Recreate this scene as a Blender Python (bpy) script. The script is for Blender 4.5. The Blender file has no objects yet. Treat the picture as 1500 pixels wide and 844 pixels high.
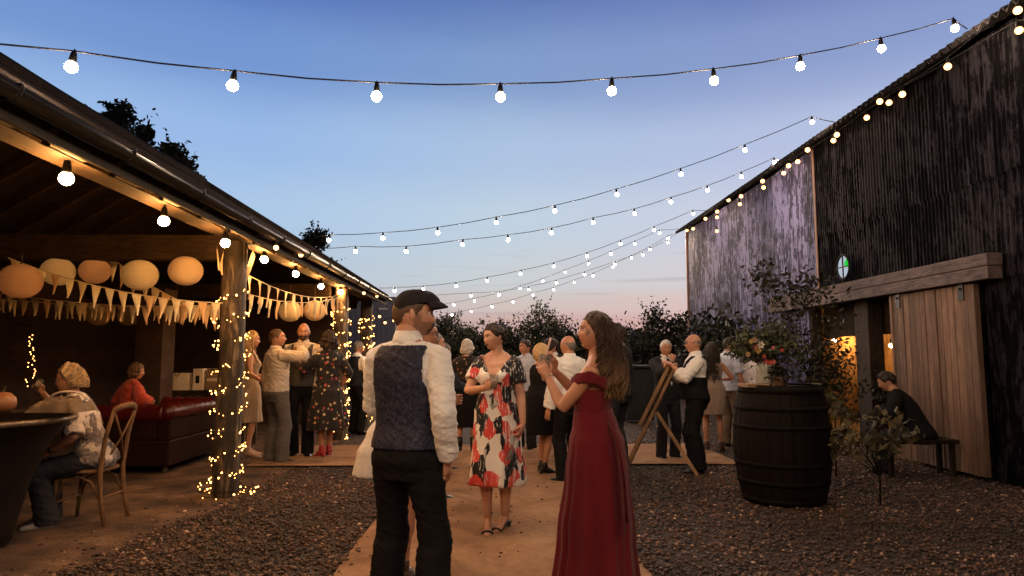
import bpy, bmesh, math, random
import numpy as np
from mathutils import Vector as V, Matrix, noise as mnoise
random.seed(7); rng = np.random.default_rng(7)
SC = bpy.context.scene; COL = SC.collection
# ------------------------------------------------------------------ camera
YAW, PITCH, CAMH, FPX = 0.02785, 0.10066, 1.45, 1000.0
cd = bpy.data.cameras.new('camera'); cam = bpy.data.objects.new('camera', cd); COL.objects.link(cam)
cam.location = (0, 0, CAMH); cam.rotation_euler = (math.pi/2 + PITCH, 0, -YAW)
cd.sensor_width = 36; cd.lens = 36*FPX/1500; cd.clip_start = 0.05; cd.clip_end = 3000
SC.camera = cam
SC.render.resolution_x = 1024; SC.render.resolution_y = 576
SC.view_settings.view_transform = 'Standard'; SC.view_settings.look = 'None'
SC.view_settings.gamma = 1; SC.view_settings.use_curve_mapping = False
SC.view_settings.exposure = 0.0
SC.render.engine = 'CYCLES'
cy = SC.cycles
cy.use_denoising = True; cy.max_bounces = 5; cy.diffuse_bounces = 3; cy.glossy_bounces = 3; cy.transmission_bounces = 4
cy.transparent_max_bounces = 8; cy.caustics_reflective = False; cy.caustics_refractive = False
cy.sample_clamp_indirect = 2.0; cy.sample_clamp_direct = 0.0; cy.use_light_tree = True
# ------------------------------------------------------------------ world: dusk sky
def lin(c):
    f = lambda v: (v/255)/12.92 if v/255 <= 0.04045 else (((v/255)+0.055)/1.055)**2.4
    return tuple(f(v) for v in c[:3]) + (1,)
W = bpy.data.worlds.new('World'); SC.world = W; W.use_nodes = True
wt = W.node_tree; wn = wt.nodes; wl = wt.links; wn.clear()
wo = wn.new('ShaderNodeOutputWorld'); bg = wn.new('ShaderNodeBackground'); wl.new(bg.outputs[0], wo.inputs[0])
tc = wn.new('ShaderNodeTexCoord'); sep = wn.new('ShaderNodeSeparateXYZ'); wl.new(tc.outputs['Generated'], sep.inputs[0])
def ramp(nodes, stops, interp='LINEAR'):
    r = nodes.new('ShaderNodeValToRGB'); r.color_ramp.interpolation = interp
    el = r.color_ramp.elements
    while len(el) < len(stops): el.new(0.5)
    for e, (p, c) in zip(el, stops): e.position = p; e.color = c
    return r
# elevation (sine) -> sky colour of the hour after sunset
rp = ramp(wn, [(0.0, lin((168,126,120))), (0.045, lin((200,168,166))), (0.075, lin((203,190,188))), (0.115, lin((197,204,210))),
               (0.20, lin((188,206,224))), (0.29, lin((168,192,224))), (0.40, lin((126,155,203))), (0.50, lin((90,117,180))), (0.66, lin((44,58,118))), (1.0, lin((22,30,72)))], 'EASE')
# a small wobble so the bands are not perfectly level
nz = wn.new('ShaderNodeTexNoise'); nz.inputs['Scale'].default_value = 2.2; nz.inputs['Detail'].default_value = 3
mp = wn.new('ShaderNodeMapping'); mp.inputs['Scale'].default_value = (1, 1, 5); wl.new(tc.outputs['Generated'], mp.inputs[0]); wl.new(mp.outputs[0], nz.inputs[0])
m1 = wn.new('ShaderNodeMath'); m1.operation = 'MULTIPLY_ADD'; wl.new(nz.outputs[0], m1.inputs[0]); m1.inputs[1].default_value = 0.05
m0 = wn.new('ShaderNodeMath'); m0.operation = 'SUBTRACT'; wl.new(sep.outputs[2], m0.inputs[0]); m0.inputs[1].default_value = 0.025
wl.new(m0.outputs[0], m1.inputs[2]); wl.new(m1.outputs[0], rp.inputs[0])
# the west (right of frame) is a little pinker and lighter
mx = wn.new('ShaderNodeMix'); mx.data_type = 'RGBA'; mx.blend_type = 'MULTIPLY'
rx = ramp(wn, [(0.28, (0.80,0.92,1.06,1)), (0.5, (1.02,1.02,1.0,1)), (0.75, (1.16,.99,.99,1))])
ma = wn.new('ShaderNodeMath'); ma.operation = 'MULTIPLY_ADD'; wl.new(sep.outputs[0], ma.inputs[0]); ma.inputs[1].default_value = 0.7; ma.inputs[2].default_value = 0.5
wl.new(ma.outputs[0], rx.inputs[0]); mx.inputs[0].default_value = 1.0
wl.new(rp.outputs[0], mx.inputs[6]); wl.new(rx.outputs[0], mx.inputs[7])
# the sky behind the camera (east) is already night blue
rz_ = ramp(wn, [(0.0, (.07,.08,.12,1)), (0.46, (.12,.13,.19,1)), (0.72, (1,1,1,1))], 'EASE'); mz = wn.new('ShaderNodeMath'); mz.operation = 'MULTIPLY_ADD'; wl.new(sep.outputs[1], mz.inputs[0]); mz.inputs[1].default_value = .5; mz.inputs[2].default_value = .5; wl.new(mz.outputs[0], rz_.inputs[0])
mw = wn.new('ShaderNodeMix'); mw.data_type = 'RGBA'; mw.blend_type = 'MULTIPLY'; mw.inputs[0].default_value = 1; wl.new(mx.outputs[2], mw.inputs[6]); wl.new(rz_.outputs[0], mw.inputs[7])
# thin cloud streaks low in the sky
nc = wn.new('ShaderNodeTexNoise'); nc.inputs['Scale'].default_value = 3.4; nc.inputs['Detail'].default_value = 5
mc = wn.new('ShaderNodeMapping'); mc.inputs['Scale'].default_value = (1.2, 1.2, 26); mc.inputs['Location'].default_value = (3.1, 0.4, 0.2)
wl.new(tc.outputs['Generated'], mc.inputs[0]); wl.new(mc.outputs[0], nc.inputs[0])
rc = ramp(wn, [(0.60, (0,0,0,1)), (0.78, (0.4,0.4,0.4,1))]); wl.new(nc.outputs[0], rc.inputs[0])
rb = ramp(wn, [(0.03, (0,0,0,1)), (0.07, (1,1,1,1)), (0.13, (1,1,1,1)), (0.2, (0,0,0,1))]); wl.new(sep.outputs[2], rb.inputs[0])
mm = wn.new('ShaderNodeMath'); mm.operation = 'MULTIPLY'; wl.new(rc.outputs[0], mm.inputs[0]); wl.new(rb.outputs[0], mm.inputs[1])
m2 = wn.new('ShaderNodeMix'); m2.data_type = 'RGBA'; wl.new(mm.outputs[0], m2.inputs[0]); wl.new(mw.outputs[2], m2.inputs[6]); m2.inputs[7].default_value = lin((150,130,142))
# Nishita twilight on top of it (sun just under the horizon, no disc)
sky = wn.new('ShaderNodeTexSky'); sky.sky_type = 'NISHITA'; sky.sun_disc = False
sky.sun_elevation = math.radians(-2.5); sky.sun_rotation = math.radians(25)
sm = wn.new('ShaderNodeMix'); sm.data_type = 'RGBA'; sm.blend_type = 'ADD'; sm.inputs[0].default_value = 0.05
wl.new(m2.outputs[2], sm.inputs[6]); wl.new(sky.outputs[0], sm.inputs[7])
wl.new(sm.outputs[2], bg.inputs[0]); bg.inputs[1].default_value = 1.0
# lamp strengths (used by the lamp builders below)
L_FESTOON, L_SHED, L_BARN, L_FAIRY, L_INSIDE = 800.0, 640.0, 6.0, 14.0, 900.0

# ------------------------------------------------------------------ pixel -> world layout helpers (photo is 1500 x 844)
_fw = np.array([math.sin(YAW)*math.cos(PITCH), math.cos(YAW)*math.cos(PITCH), math.sin(PITCH)])
_r = np.array([math.cos(YAW), -math.sin(YAW), 0]); _u = np.cross(_r, _fw)
def ray(px, py): return _r*(px-750)/FPX + _u*(422-py)/FPX + _fw
def at(px, py, Y): d = ray(px, py); d = d/d[1]*Y; return V((d[0], d[1], d[2]+CAMH))
def onX(px, py, X): d = ray(px, py); d = d*(X/d[0]); return V((d[0], d[1], d[2]+CAMH))
def gnd(px, py): d = ray(px, py); d = d*(-CAMH/d[2]); return V((d[0], d[1], 0))

# ------------------------------------------------------------------ mesh builder
class MB:
    def __init__(s): s.v = []; s.f = []; s.m = []; s.n = 0
    def add(s, verts, faces, mat=0):
        b = s.n; s.v.extend([tuple(p) for p in verts]); s.n += len(verts)
        s.f.extend([tuple(i+b for i in f) for f in faces]); s.m.extend([mat]*len(faces)); return b
    def box(s, a, b, mat=0, M=None):
        x0,y0,z0 = a; x1,y1,z1 = b
        vs = [V((x,y,z)) for z in (z0,z1) for y in (y0,y1) for x in (x0,x1)]
        if M is not None: vs = [M @ p for p in vs]
        s.add(vs, [(0,2,3,1),(4,5,7,6),(0,1,5,4),(2,6,7,3),(0,4,6,2),(1,3,7,5)], mat)
    def beam(s, p, q, w, h, mat=0, up=(0,0,1)):
        p = V(p); q = V(q); d = (q-p); L = d.length; d.normalize(); u = V(up)
        if abs(d.dot(u)) > .98: u = V((0,1,0))
        x = d.cross(u).normalized(); z = x.cross(d)
        M = Matrix(((x.x,d.x,z.x,p.x),(x.y,d.y,z.y,p.y),(x.z,d.z,z.z,p.z),(0,0,0,1)))
        s.box((-w/2,0,-h/2),(w/2,L,h/2),mat,M)
    def tube(s, pts, rad, seg=8, mat=0, caps=True, side=None):
        """rad: number, or list of r or (ra, rb); side: direction of ra"""
        pts = [V(p) for p in pts]; n = len(pts)
        if not isinstance(rad, (list, tuple)): rad = [rad]*n
        vs = []; prev = None
        for i, p in enumerate(pts):
            t = (pts[min(i+1,n-1)] - pts[max(i-1,0)]).normalized()
            if prev is None:
                a = V(side) if side is not None else (V((1,0,0)) if abs(t.x) < .9 else V((0,1,0)))
            else: a = prev
            a = (a - t*a.dot(t)).normalized(); prev = a; b = t.cross(a)
            r = rad[i]; ra, rb_ = (r if isinstance(r, (tuple, list)) else (r, r))
            for k in range(seg):
                c = 2*math.pi*k/seg; vs.append(p + a*(ra*math.cos(c)) + b*(rb_*math.sin(c)))
        fs = [(i*seg+k, i*seg+(k+1)%seg, (i+1)*seg+(k+1)%seg, (i+1)*seg+k) for i in range(n-1) for k in range(seg)]
        if caps: fs.append(tuple(range(seg))[::-1]); fs.append(tuple((n-1)*seg+k for k in range(seg)))
        s.add(vs, fs, mat)
    def lathe(s, prof, seg=20, c=(0,0,0), mat=0, caps=True):
        c = V(c); vs = []
        for r, z in prof:
            for k in range(seg): a = 2*math.pi*k/seg; vs.append(c + V((r*math.cos(a), r*math.sin(a), z)))
        n = len(prof)
        fs = [(i*seg+k, i*seg+(k+1)%seg, (i+1)*seg+(k+1)%seg, (i+1)*seg+k) for i in range(n-1) for k in range(seg)]
        if caps: fs.append(tuple(range(seg))[::-1]); fs.append(tuple((n-1)*seg+k for k in range(seg)))
        s.add(vs, fs, mat)
    def ell(s, c, r, seg=12, rings=8, mat=0, M=None):
        c = V(c); r = r if isinstance(r, (tuple, list)) else (r,r,r); vs = []; 
        for i in range(rings+1):
            th = math.pi*min(max(i/rings, .004), .996)
            for k in range(seg):
                a = 2*math.pi*k/seg; p = V((r[0]*math.sin(th)*math.cos(a), r[1]*math.sin(th)*math.sin(a), -r[2]*math.cos(th)))
                vs.append(c + (M @ p if M is not None else p))
        fs = [(i*seg+k, i*seg+(k+1)%seg, (i+1)*seg+(k+1)%seg, (i+1)*seg+k) for i in range(rings) for k in range(seg)]
        fs.append(tuple(range(seg))[::-1]); fs.append(tuple(rings*seg+k for k in range(seg)))
        s.add(vs, fs, mat)
    def mesh(s, name, mats, smooth=True, off=None):
        me = bpy.data.meshes.new(name); vs = np.array(s.v, dtype=float).reshape(-1, 3)
        if off is not None: vs = vs - np.array(off)
        me.from_pydata(vs.tolist(), [], s.f)
        for m in (mats if isinstance(mats, (list, tuple)) else [mats]): me.materials.append(m)
        me.polygons.foreach_set('material_index', s.m); me.polygons.foreach_set('use_smooth', [smooth]*len(s.f))
        me.update(); return me
    def build(s, name, mats, parent=None, smooth=False, local=False, bevel=0):
        off = None
        if parent is not None and not local: off = wloc(parent)
        elif parent is None and not local: off = None
        o = bpy.data.objects.new(name, s.mesh(name, mats, smooth, off)); COL.objects.link(o)
        if parent is not None: o.parent = parent
        if bevel:
            b = o.modifiers.new('bevel', 'BEVEL'); b.width = bevel; b.segments = 2; b.limit_method = 'ANGLE'
        return o
def wloc(o):
    p = V((0,0,0))
    while o is not None: p = p + V(o.location); o = o.parent
    return p
def tag(o, label=None, cat=None, group=None, kind=None):
    if label: o['label'] = label
    if cat: o['category'] = cat
    if group: o['group'] = group
    if kind: o['kind'] = kind
    return o
def empty(name, loc, label=None, cat=None, group=None, rz=0, parent=None):
    o = bpy.data.objects.new(name, None); COL.objects.link(o); o.location = loc; o.rotation_euler = (0,0,rz); o.empty_display_size = .1
    if parent is not None: o.parent = parent
    return tag(o, label, cat, group)
def inst(o, loc, parent, rot=None, scale=None, name=None):
    c = o.copy(); COL.objects.link(c); c.parent = parent; c.location = loc
    if rot is not None: c.rotation_euler = rot
    if scale is not None: c.scale = scale
    return c
def sstep(a, b, x): t = min(max((x-a)/(b-a), 0), 1); return t*t*(3-2*t)

# ------------------------------------------------------------------ materials
def newmat(name):
    m = bpy.data.materials.new(name); m.use_nodes = True; nt = m.node_tree; nt.nodes.clear()
    out = nt.nodes.new('ShaderNodeOutputMaterial'); b = nt.nodes.new('ShaderNodeBsdfPrincipled'); nt.links.new(b.outputs[0], out.inputs[0])
    return m, nt, b, out
def coord(nt, scale=(1,1,1), kind='Object', rot=(0,0,0)):
    t = nt.nodes.new('ShaderNodeTexCoord'); mp = nt.nodes.new('ShaderNodeMapping'); mp.inputs['Scale'].default_value = scale; mp.inputs['Rotation'].default_value = rot
    nt.links.new(t.outputs[kind], mp.inputs[0]); return mp.outputs[0]
def tnoise(nt, vec, scale=5, detail=4, rough=.6, dist=0):
    n = nt.nodes.new('ShaderNodeTexNoise'); n.inputs['Scale'].default_value = scale; n.inputs['Detail'].default_value = detail
    n.inputs['Roughness'].default_value = rough; n.inputs['Distortion'].default_value = dist; nt.links.new(vec, n.inputs[0]); return n.outputs[0]
def bump(nt, b, h, strength=.3, dist=.01):
    n = nt.nodes.new('ShaderNodeBump'); n.inputs['Strength'].default_value = strength; n.inputs['Distance'].default_value = dist
    nt.links.new(h, n.inputs['Height']); nt.links.new(n.outputs[0], b.inputs['Normal']); return n
def mixc(nt, fac, a, b, mode='MIX'):
    n = nt.nodes.new('ShaderNodeMix'); n.data_type = 'RGBA'; n.blend_type = mode
    for sk, v in ((0, fac), (6, a), (7, b)):
        if hasattr(v, 'is_linked') or hasattr(v, 'links'): nt.links.new(v, n.inputs[sk])
        elif sk == 0: n.inputs[0].default_value = v
        else: n.inputs[sk].default_value = tuple(v)[:3] + (1,)
    return n.outputs[2]
def pmat(name, c, c2=None, scale=6, stretch=(1,1,1), rough=.7, bmp=.3, bscale=60, bdist=.004, metal=0, spec=.5, lo=.35, hi=.65, sheen=0, detail=5):
    """two-tone noisy surface with bump"""
    m, nt, b, o = newmat(name); c2 = c2 or tuple(v*.6 for v in c)
    vec = coord(nt, stretch); n = tnoise(nt, vec, scale, detail)
    r = ramp(nt.nodes, [(lo, tuple(c)[:3]+(1,)), (hi, tuple(c2)[:3]+(1,))]); nt.links.new(n, r.inputs[0]); nt.links.new(r.outputs[0], b.inputs['Base Color'])
    if max(max(c), max(c2)) < .06 and metal == 0 and rough > .45: spec = .12; sheen = 0
    b.inputs['Roughness'].default_value = rough; b.inputs['Metallic'].default_value = metal; b.inputs['Specular IOR Level'].default_value = spec
    if sheen: b.inputs['Sheen Weight'].default_value = sheen; b.inputs['Sheen Roughness'].default_value = .5
    if bmp: bump(nt, b, tnoise(nt, vec, bscale, 3), bmp, bdist)
    return m
def emat(name, c, s):
    m = bpy.data.materials.new(name); m.use_nodes = True; nt = m.node_tree; nt.nodes.clear()
    out = nt.nodes.new('ShaderNodeOutputMaterial'); e = nt.nodes.new('ShaderNodeEmission'); e.inputs[0].default_value = tuple(c)+(1,); e.inputs[1].default_value = s
    nt.links.new(e.outputs[0], out.inputs[0]); return m
def wood(name, c, c2, axis='Z', rough=.75, scale=3, bmp=.5):
    st = {'X': (.12,1,1), 'Y': (1,.12,1), 'Z': (1,1,.12)}[axis]
    m, nt, b, o = newmat(name); vec = coord(nt, st)
    n1 = tnoise(nt, vec, scale*6, 6, .65, 1.2); n2 = tnoise(nt, coord(nt), 1.7, 3)
    r = ramp(nt.nodes, [(.3, tuple(c)+(1,)), (.7, tuple(c2)+(1,))]); nt.links.new(n1, r.inputs[0])
    col = mixc(nt, .6, r.outputs[0], ramp_out(nt, n2, (.35,(.38,.36,.34)), (.65,(1.2,1.2,1.2))), 'MULTIPLY')
    n3 = tnoise(nt, vec, scale*22, 4, .7); col = mixc(nt, .8, col, ramp_out(nt, n3, (.36,(.35,.33,.32)), (.5,(1.05,1.05,1.05))), 'MULTIPLY')
    nt.links.new(col, b.inputs['Base Color']); b.inputs['Roughness'].default_value = rough; b.inputs['Specular IOR Level'].default_value = .15 if max(c) < .06 else .35; bump(nt, b, n1, bmp, .01); return m
def ramp_out(nt, fac, *stops, interp='LINEAR'):
    r = ramp(nt.nodes, [(p, tuple(c)[:3]+(1,)) for p, c in stops], interp); nt.links.new(fac, r.inputs[0]); return r.outputs[0]
def glassy(name, c=(1,1,1), alpha=.25, rough=.05):
    m, nt, b, o = newmat(name); t = nt.nodes.new('ShaderNodeBsdfTransparent'); mixs = nt.nodes.new('ShaderNodeMixShader')
    b.inputs['Base Color'].default_value = tuple(c)+(1,); b.inputs['Roughness'].default_value = rough; t.inputs[0].default_value = tuple(min(1, .80+.2*v) for v in c)+(1,)
    mixs.inputs[0].default_value = alpha; nt.links.new(t.outputs[0], mixs.inputs[1]); nt.links.new(b.outputs[0], mixs.inputs[2]); nt.links.new(mixs.outputs[0], o.inputs[0]); return m
M = {}
M['black_plastic'] = pmat('black_plastic', (.012,.012,.013), rough=.5, bmp=.1)
M['cable'] = pmat('cable_rubber', (.015,.014,.018), rough=.6, bmp=0)
M['bulb'] = emat('festoon_bulb_light', (1,.71,.45), L_FESTOON)
M['bulb_shed'] = emat('shed_bulb_light', (1,.45,.12), L_SHED)
M['bulb_barn'] = emat('barn_bulb_light', (1,.46,.16), L_BARN)
M['bulb_inside'] = emat('inside_bulb_light', (1,.50,.13), L_INSIDE)
M['fairy'] = emat('fairy_light', (1,.42,.10), L_FAIRY)
M['dark_metal'] = pmat('dark_metal', (.02,.02,.022), (.035,.032,.03), rough=.35, metal=.6, bmp=.15)
M['oak'] = wood('aged_oak_post', (.11,.08,.052), (.035,.025,.017), 'Z')
M['beam'] = wood('oak_beam', (.075,.046,.025), (.026,.017,.010), 'Y')
M['beamx'] = wood('oak_tie_beam', (.050,.031,.017), (.020,.013,.008), 'X')
M['board'] = wood('dark_roof_board', (.026,.017,.010), (.014,.009,.006), 'Y')
# ================================================================== GROUND
def gravel_mat():
    m, nt, b, o = newmat('gravel_bed'); v = coord(nt); 
    vo = nt.nodes.new('ShaderNodeTexVoronoi'); vo.inputs['Scale'].default_value = 34; nt.links.new(v, vo.inputs[0])
    c = ramp_out(nt, vo.outputs['Color'], (.1,(.010,.007,.005)), (.5,(.03,.019,.014)), (.9,(.065,.042,.031)))
    big = ramp_out(nt, tnoise(nt, v, .8, 4), (.35,(.6,.6,.6)), (.7,(1.1,1.1,1.1)))
    nt.links.new(mixc(nt, 1, c, big, 'MULTIPLY'), b.inputs['Base Color']); b.inputs['Roughness'].default_value = .8
    bump(nt, b, vo.outputs['Distance'], 1.0, -.02); return m
def dirt_mat():
    m, nt, b, o = newmat('dirt'); v = coord(nt); n = tnoise(nt, v, 2.2, 7, .65); n2 = tnoise(nt, v, 45, 4, .7)
    c = ramp_out(nt, n, (.36,(.03,.016,.010)), (.52,(.10,.055,.030)), (.66,(.19,.115,.066)))
    nt.links.new(mixc(nt, .6, c, ramp_out(nt, n2, (.35,(.5,.5,.5)), (.65,(1.2,1.2,1.2))), 'MULTIPLY'), b.inputs['Base Color']); b.inputs['Roughness'].default_value = .9
    bump(nt, b, n2, .8, .015); return m
mb = MB(); mb.add([(-900,-60,0),(900,-60,0),(900,1500,0),(-900,1500,0)], [(0,1,2,3)])
tag(mb.build('gravel_ground', gravel_mat()), kind='structure')
# dirt floor under the open shed, ragged edge along the posts
mb = MB(); N = 90; vs = []
for i in range(N+1):
    y = -1 + 17.5*i/N; e = -2.62 + .16*mnoise.noise((y*.9, 3, 0)) + .07*mnoise.noise((y*4, 1, 0)) - .32*sstep(7.0, 4.4, y)
    vs += [(-7.4, y, .004), (e-.4, y, .012), (e, y, .004)]
mb.add(vs, [(3*i+k, 3*i+k+1, 3*i+k+4, 3*i+k+3) for i in range(N) for k in (0,1)])
tag(mb.build('dirt_floor', dirt_mat(), smooth=True), kind='structure')
# far field strip beyond the yard
mb = MB(); mb.add([(-300,34,.006),(300,34,.006),(300,900,.006),(-300,900,.006)], [(0,1,2,3)])
tag(mb.build('field', pmat('field_grass', (.03,.04,.018), (.05,.05,.025), scale=.4, rough=.9, bmp=0)), kind='structure')
# loose stones
def stones(n, region, smin, smax):
    ico = np.array([(0,0,1),(.9,0,.1),(.28,.86,-.05),(-.73,.53,.08),(-.73,-.53,-.06),(.28,-.86,.05),(0,0,-1)])
    fc = np.array([(0,1,2),(0,2,3),(0,3,4),(0,4,5),(0,5,1),(6,2,1),(6,3,2),(6,4,3),(6,5,4),(6,1,5)])
    x0,x1,y0,y1 = region; X = rng.uniform(x0,x1,n); Y = y0+(y1-y0)*rng.uniform(0,1,n)**1.35
    return X, Y, smin+(smax-smin)*rng.uniform(0,1,n)**1.6, ico, fc
def dirt_edge(y): return -2.62 + .16*mnoise.noise((y*.9, 3, 0)) + .07*mnoise.noise((y*4, 1, 0)) - .32*sstep(7.0, 4.4, y)
allv = []; allf = []; allc = []; nb = 0
PAL = np.array([(.055,.032,.023),(.100,.058,.040),(.024,.014,.012),(.18,.112,.08),(.085,.044,.029),(.42,.31,.24),(.042,.026,.023)])
PW = np.array([.26,.22,.2,.1,.14,.025,.055])
for region, n in (((-3.8,-.90,3.6,11.2), 19000), ((.90,5.85,3.6,11.5), 30000), ((-2.7,5.8,11.4,19), 6000), ((-3.8,-.90,3.6,8.2), -20000), ((.90,5.85,3.6,8.2), -30000)):
    fine = n < 0; n = abs(n); X, Y, S, ico, fc = stones(n, region, .003, .0075) if fine else stones(n, region, .007, .023)
    if region[0] < -3: 
        ok = np.array([(x > dirt_edge(y)-.02 or random.random() < .42*math.exp((x-dirt_edge(y))*3)) for x, y in zip(X, Y)]); X, Y, S = X[ok], Y[ok], S[ok]
    ok2 = (np.abs(X) > 1.05) | (rng.uniform(0,1,len(X)) < .22*np.exp((np.abs(X)-1.05)/.05)); X, Y, S = X[ok2], Y[ok2], S[ok2]
    ok = ~((Y > 9.2) & (Y < 11.25) & (X < 3.3)); X, Y, S = X[ok], Y[ok], S[ok]
    n = len(X); jit = 1 + rng.uniform(-.38,.38,(n,7,3)); P = ico[None]*jit*S[:,None,None]; P[:,:,2] *= .62; P[:,:,0] *= rng.uniform(.8,1.5,n)[:,None]
    a = rng.uniform(0,6.283,n); ca, sa = np.cos(a)[:,None], np.sin(a)[:,None]
    tx = rng.uniform(-.5,.5,n)[:,None]; px, py, pz = P[:,:,0], P[:,:,1], P[:,:,2]
    py, pz = py*np.cos(tx)-pz*np.sin(tx), py*np.sin(tx)+pz*np.cos(tx)
    Q = np.stack([px*ca-py*sa+X[:,None], px*sa+py*ca+Y[:,None], pz+(S*rng.uniform(.15,.6,n))[:,None]+np.where(np.abs(X) < 1.06, .022, .002)[:,None]], -1)
    allv.append(Q.reshape(-1,3)); allf.append((fc[None]+(np.arange(n)*7)[:,None,None]+nb).reshape(-1,3)); nb += 7*n
    pat = np.array([.95+.75*mnoise.noise((x*.8, y*.8, 2))+.4*mnoise.noise((x*2.6, y*2.6, 5)) for x, y in zip(X, Y)]).clip(.4,1.7)[:,None]; col = PAL[rng.choice(7, n, p=PW)]*rng.uniform(.7,1.25,(n,1))*pat*np.array([1.12,1,.9]); allc.append(np.repeat(np.concatenate([col, np.ones((n,1))],1), 7, 0))
vv = np.concatenate(allv); ff = np.concatenate(allf); cc = np.concatenate(allc)
me = bpy.data.meshes.new('gravel_stones'); me.vertices.add(len(vv)); me.vertices.foreach_set('co', vv.ravel()); me.loops.add(ff.size); me.loops.foreach_set('vertex_index', ff.ravel().astype(np.int32))
me.polygons.add(len(ff)); me.polygons.foreach_set('loop_start', np.arange(0, ff.size, 3, dtype=np.int32)); me.update(calc_edges=True)
ca = me.color_attributes.new('tint', 'FLOAT_COLOR', 'POINT'); ca.data.foreach_set('color', cc.ravel().astype(np.float32))
m, nt, b, o = newmat('stone'); at_ = nt.nodes.new('ShaderNodeAttribute'); at_.attribute_name = 'tint'; nt.links.new(at_.outputs[0], b.inputs['Base Color']); b.inputs['Roughness'].default_value = .6
me.materials.append(m); o = bpy.data.objects.new('gravel_stones', me); COL.objects.link(o)
tag(o, 'loose crushed brown and grey gravel stones over the yard', 'gravel', kind='stuff')
# ------------------------------------------------------------------ jute runners
def jute_mat():
    m, nt, b, o = newmat('jute'); v = coord(nt)
    w1 = nt.nodes.new('ShaderNodeTexWave'); w1.inputs['Scale'].default_value = 60; w1.bands_direction = 'X'; w1.inputs['Distortion'].default_value = 2; nt.links.new(v, w1.inputs[0])
    w2 = nt.nodes.new('ShaderNodeTexWave'); w2.inputs['Scale'].default_value = 60; w2.bands_direction = 'Y'; w2.inputs['Distortion'].default_value = 2; nt.links.new(v, w2.inputs[0])
    mul = nt.nodes.new('ShaderNodeMath'); mul.operation = 'ADD'; nt.links.new(w1.outputs['Fac'], mul.inputs[0]); nt.links.new(w2.outputs['Fac'], mul.inputs[1])
    n = tnoise(nt, v, 1.3, 6, .6); c = ramp_out(nt, n, (.3,(.32,.19,.112)), (.7,(.48,.30,.185)))
    c = mixc(nt, .45, c, ramp_out(nt, mul.outputs[0], (.3,(.55,.5,.45)), (1.0,(1.05,1.05,1.05))), 'MULTIPLY')
    c = mixc(nt, .75, c, ramp_out(nt, tnoise(nt, v, .9, 7, .7, 1.0), (.38,(.55,.52,.5)), (.56,(1.05,1.05,1.05))), 'MULTIPLY')
    c = mixc(nt, .5, c, ramp_out(nt, tnoise(nt, v, 14, 5, .7), (.4,(.72,.7,.68)), (.6,(1.06,1.06,1.06))), 'MULTIPLY')
    nt.links.new(c, b.inputs['Base Color']); b.inputs['Roughness'].default_value = .95; b.inputs['Specular IOR Level'].default_value = .15
    bump(nt, b, mul.outputs[0], .5, .004); return m
JUTE = jute_mat()
def runner(name, x0, x1, y0, y1, z, label, nx, ny, seed):
    g = MB(); vs = []
    for j in range(ny+1):
        for i in range(nx+1):
            u, w = i/nx, j/ny; x = x0+(x1-x0)*u; y = y0+(y1-y0)*w
            ed = .05*mnoise.noise((y*.7, seed, 0))+.02*mnoise.noise((y*2.7, seed, 5)); ex = .05*mnoise.noise((x*.7, seed+9, 0))
            x += ed if (x1-x0) < (y1-y0) else 0; y += ex if (x1-x0) > (y1-y0) else 0
            h = z + .014*max(0, mnoise.noise((x*1.4, y*1.1, seed)))+ .010*max(0, 1-4*abs(mnoise.noise((x*1.1+y*.5, y*2.4, seed))))+.006*max(0, 1-4*abs(mnoise.noise((x*2.6, y*1.6-x, seed+4))))
            if i in (0, nx) or j in (0, ny): h = z-.004
            vs.append((x, y, h))
    fs = [(j*(nx+1)+i, j*(nx+1)+i+1, (j+1)*(nx+1)+i+1, (j+1)*(nx+1)+i) for j in range(ny) for i in range(nx)]
    g.add(vs, fs); return tag(g.build(name, JUTE, smooth=True), label, 'carpet')
runner('jute_runner', -1.05, 1.06, .6, 9.45, .022, 'long brown jute runner leading from the foreground up the yard', 60, 240, 2)
runner('jute_runner', -3.25, 3.35, 9.25, 11.3, .03, 'wide brown jute runner laid across the yard behind the gravel', 150, 50, 8)
mb = MB()
for k in range(120):
    x = random.uniform(-.95,.95); y = random.uniform(3.8,9); s = random.uniform(.006,.014); mb.ell((x,y,.04), (s, s*random.uniform(.5,1), s*.5), 6, 4)
tag(mb.build('fallen_petals', pmat('petal', (.05,.022,.018), rough=.9, bmp=0)), 'dark dried petals scattered on the long jute runner', 'petals', kind='stuff')

# ================================================================== LEFT OPEN SHED
def brick_mat(name, c1, c2, mortar, scale=1.0, rot=(math.pi/2,0,math.pi/2)):
    m, nt, b, o = newmat(name); v = coord(nt, rot=rot); br = nt.nodes.new('ShaderNodeTexBrick'); br.inputs['Scale'].default_value = 4.5
    br.inputs['Color1'].default_value = c1+(1,); br.inputs['Color2'].default_value = c2+(1,); br.inputs['Mortar'].default_value = mortar+(1,); br.inputs['Mortar Size'].default_value = .016
    nt.links.new(v, br.inputs[0]); nz_ = tnoise(nt, coord(nt), 5, 6)
    nt.links.new(mixc(nt, .7, br.outputs[0], ramp_out(nt, nz_, (.3,(.4,.4,.4)), (.7,(1.2,1.2,1.2))), 'MULTIPLY'), b.inputs['Base Color']); b.inputs['Roughness'].default_value = .9
    bump(nt, b, br.outputs['Fac'], .6, -.012); return m
shed = empty('open_shed', (-4.9, 7, 0), 'long open fronted timber shed with tiled roof and brick back wall', 'shed')
Y0, Y1 = -.4, 15.2; EX, EZ, RX, RZ = -2.36, 2.735, -4.9, 4.30
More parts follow.
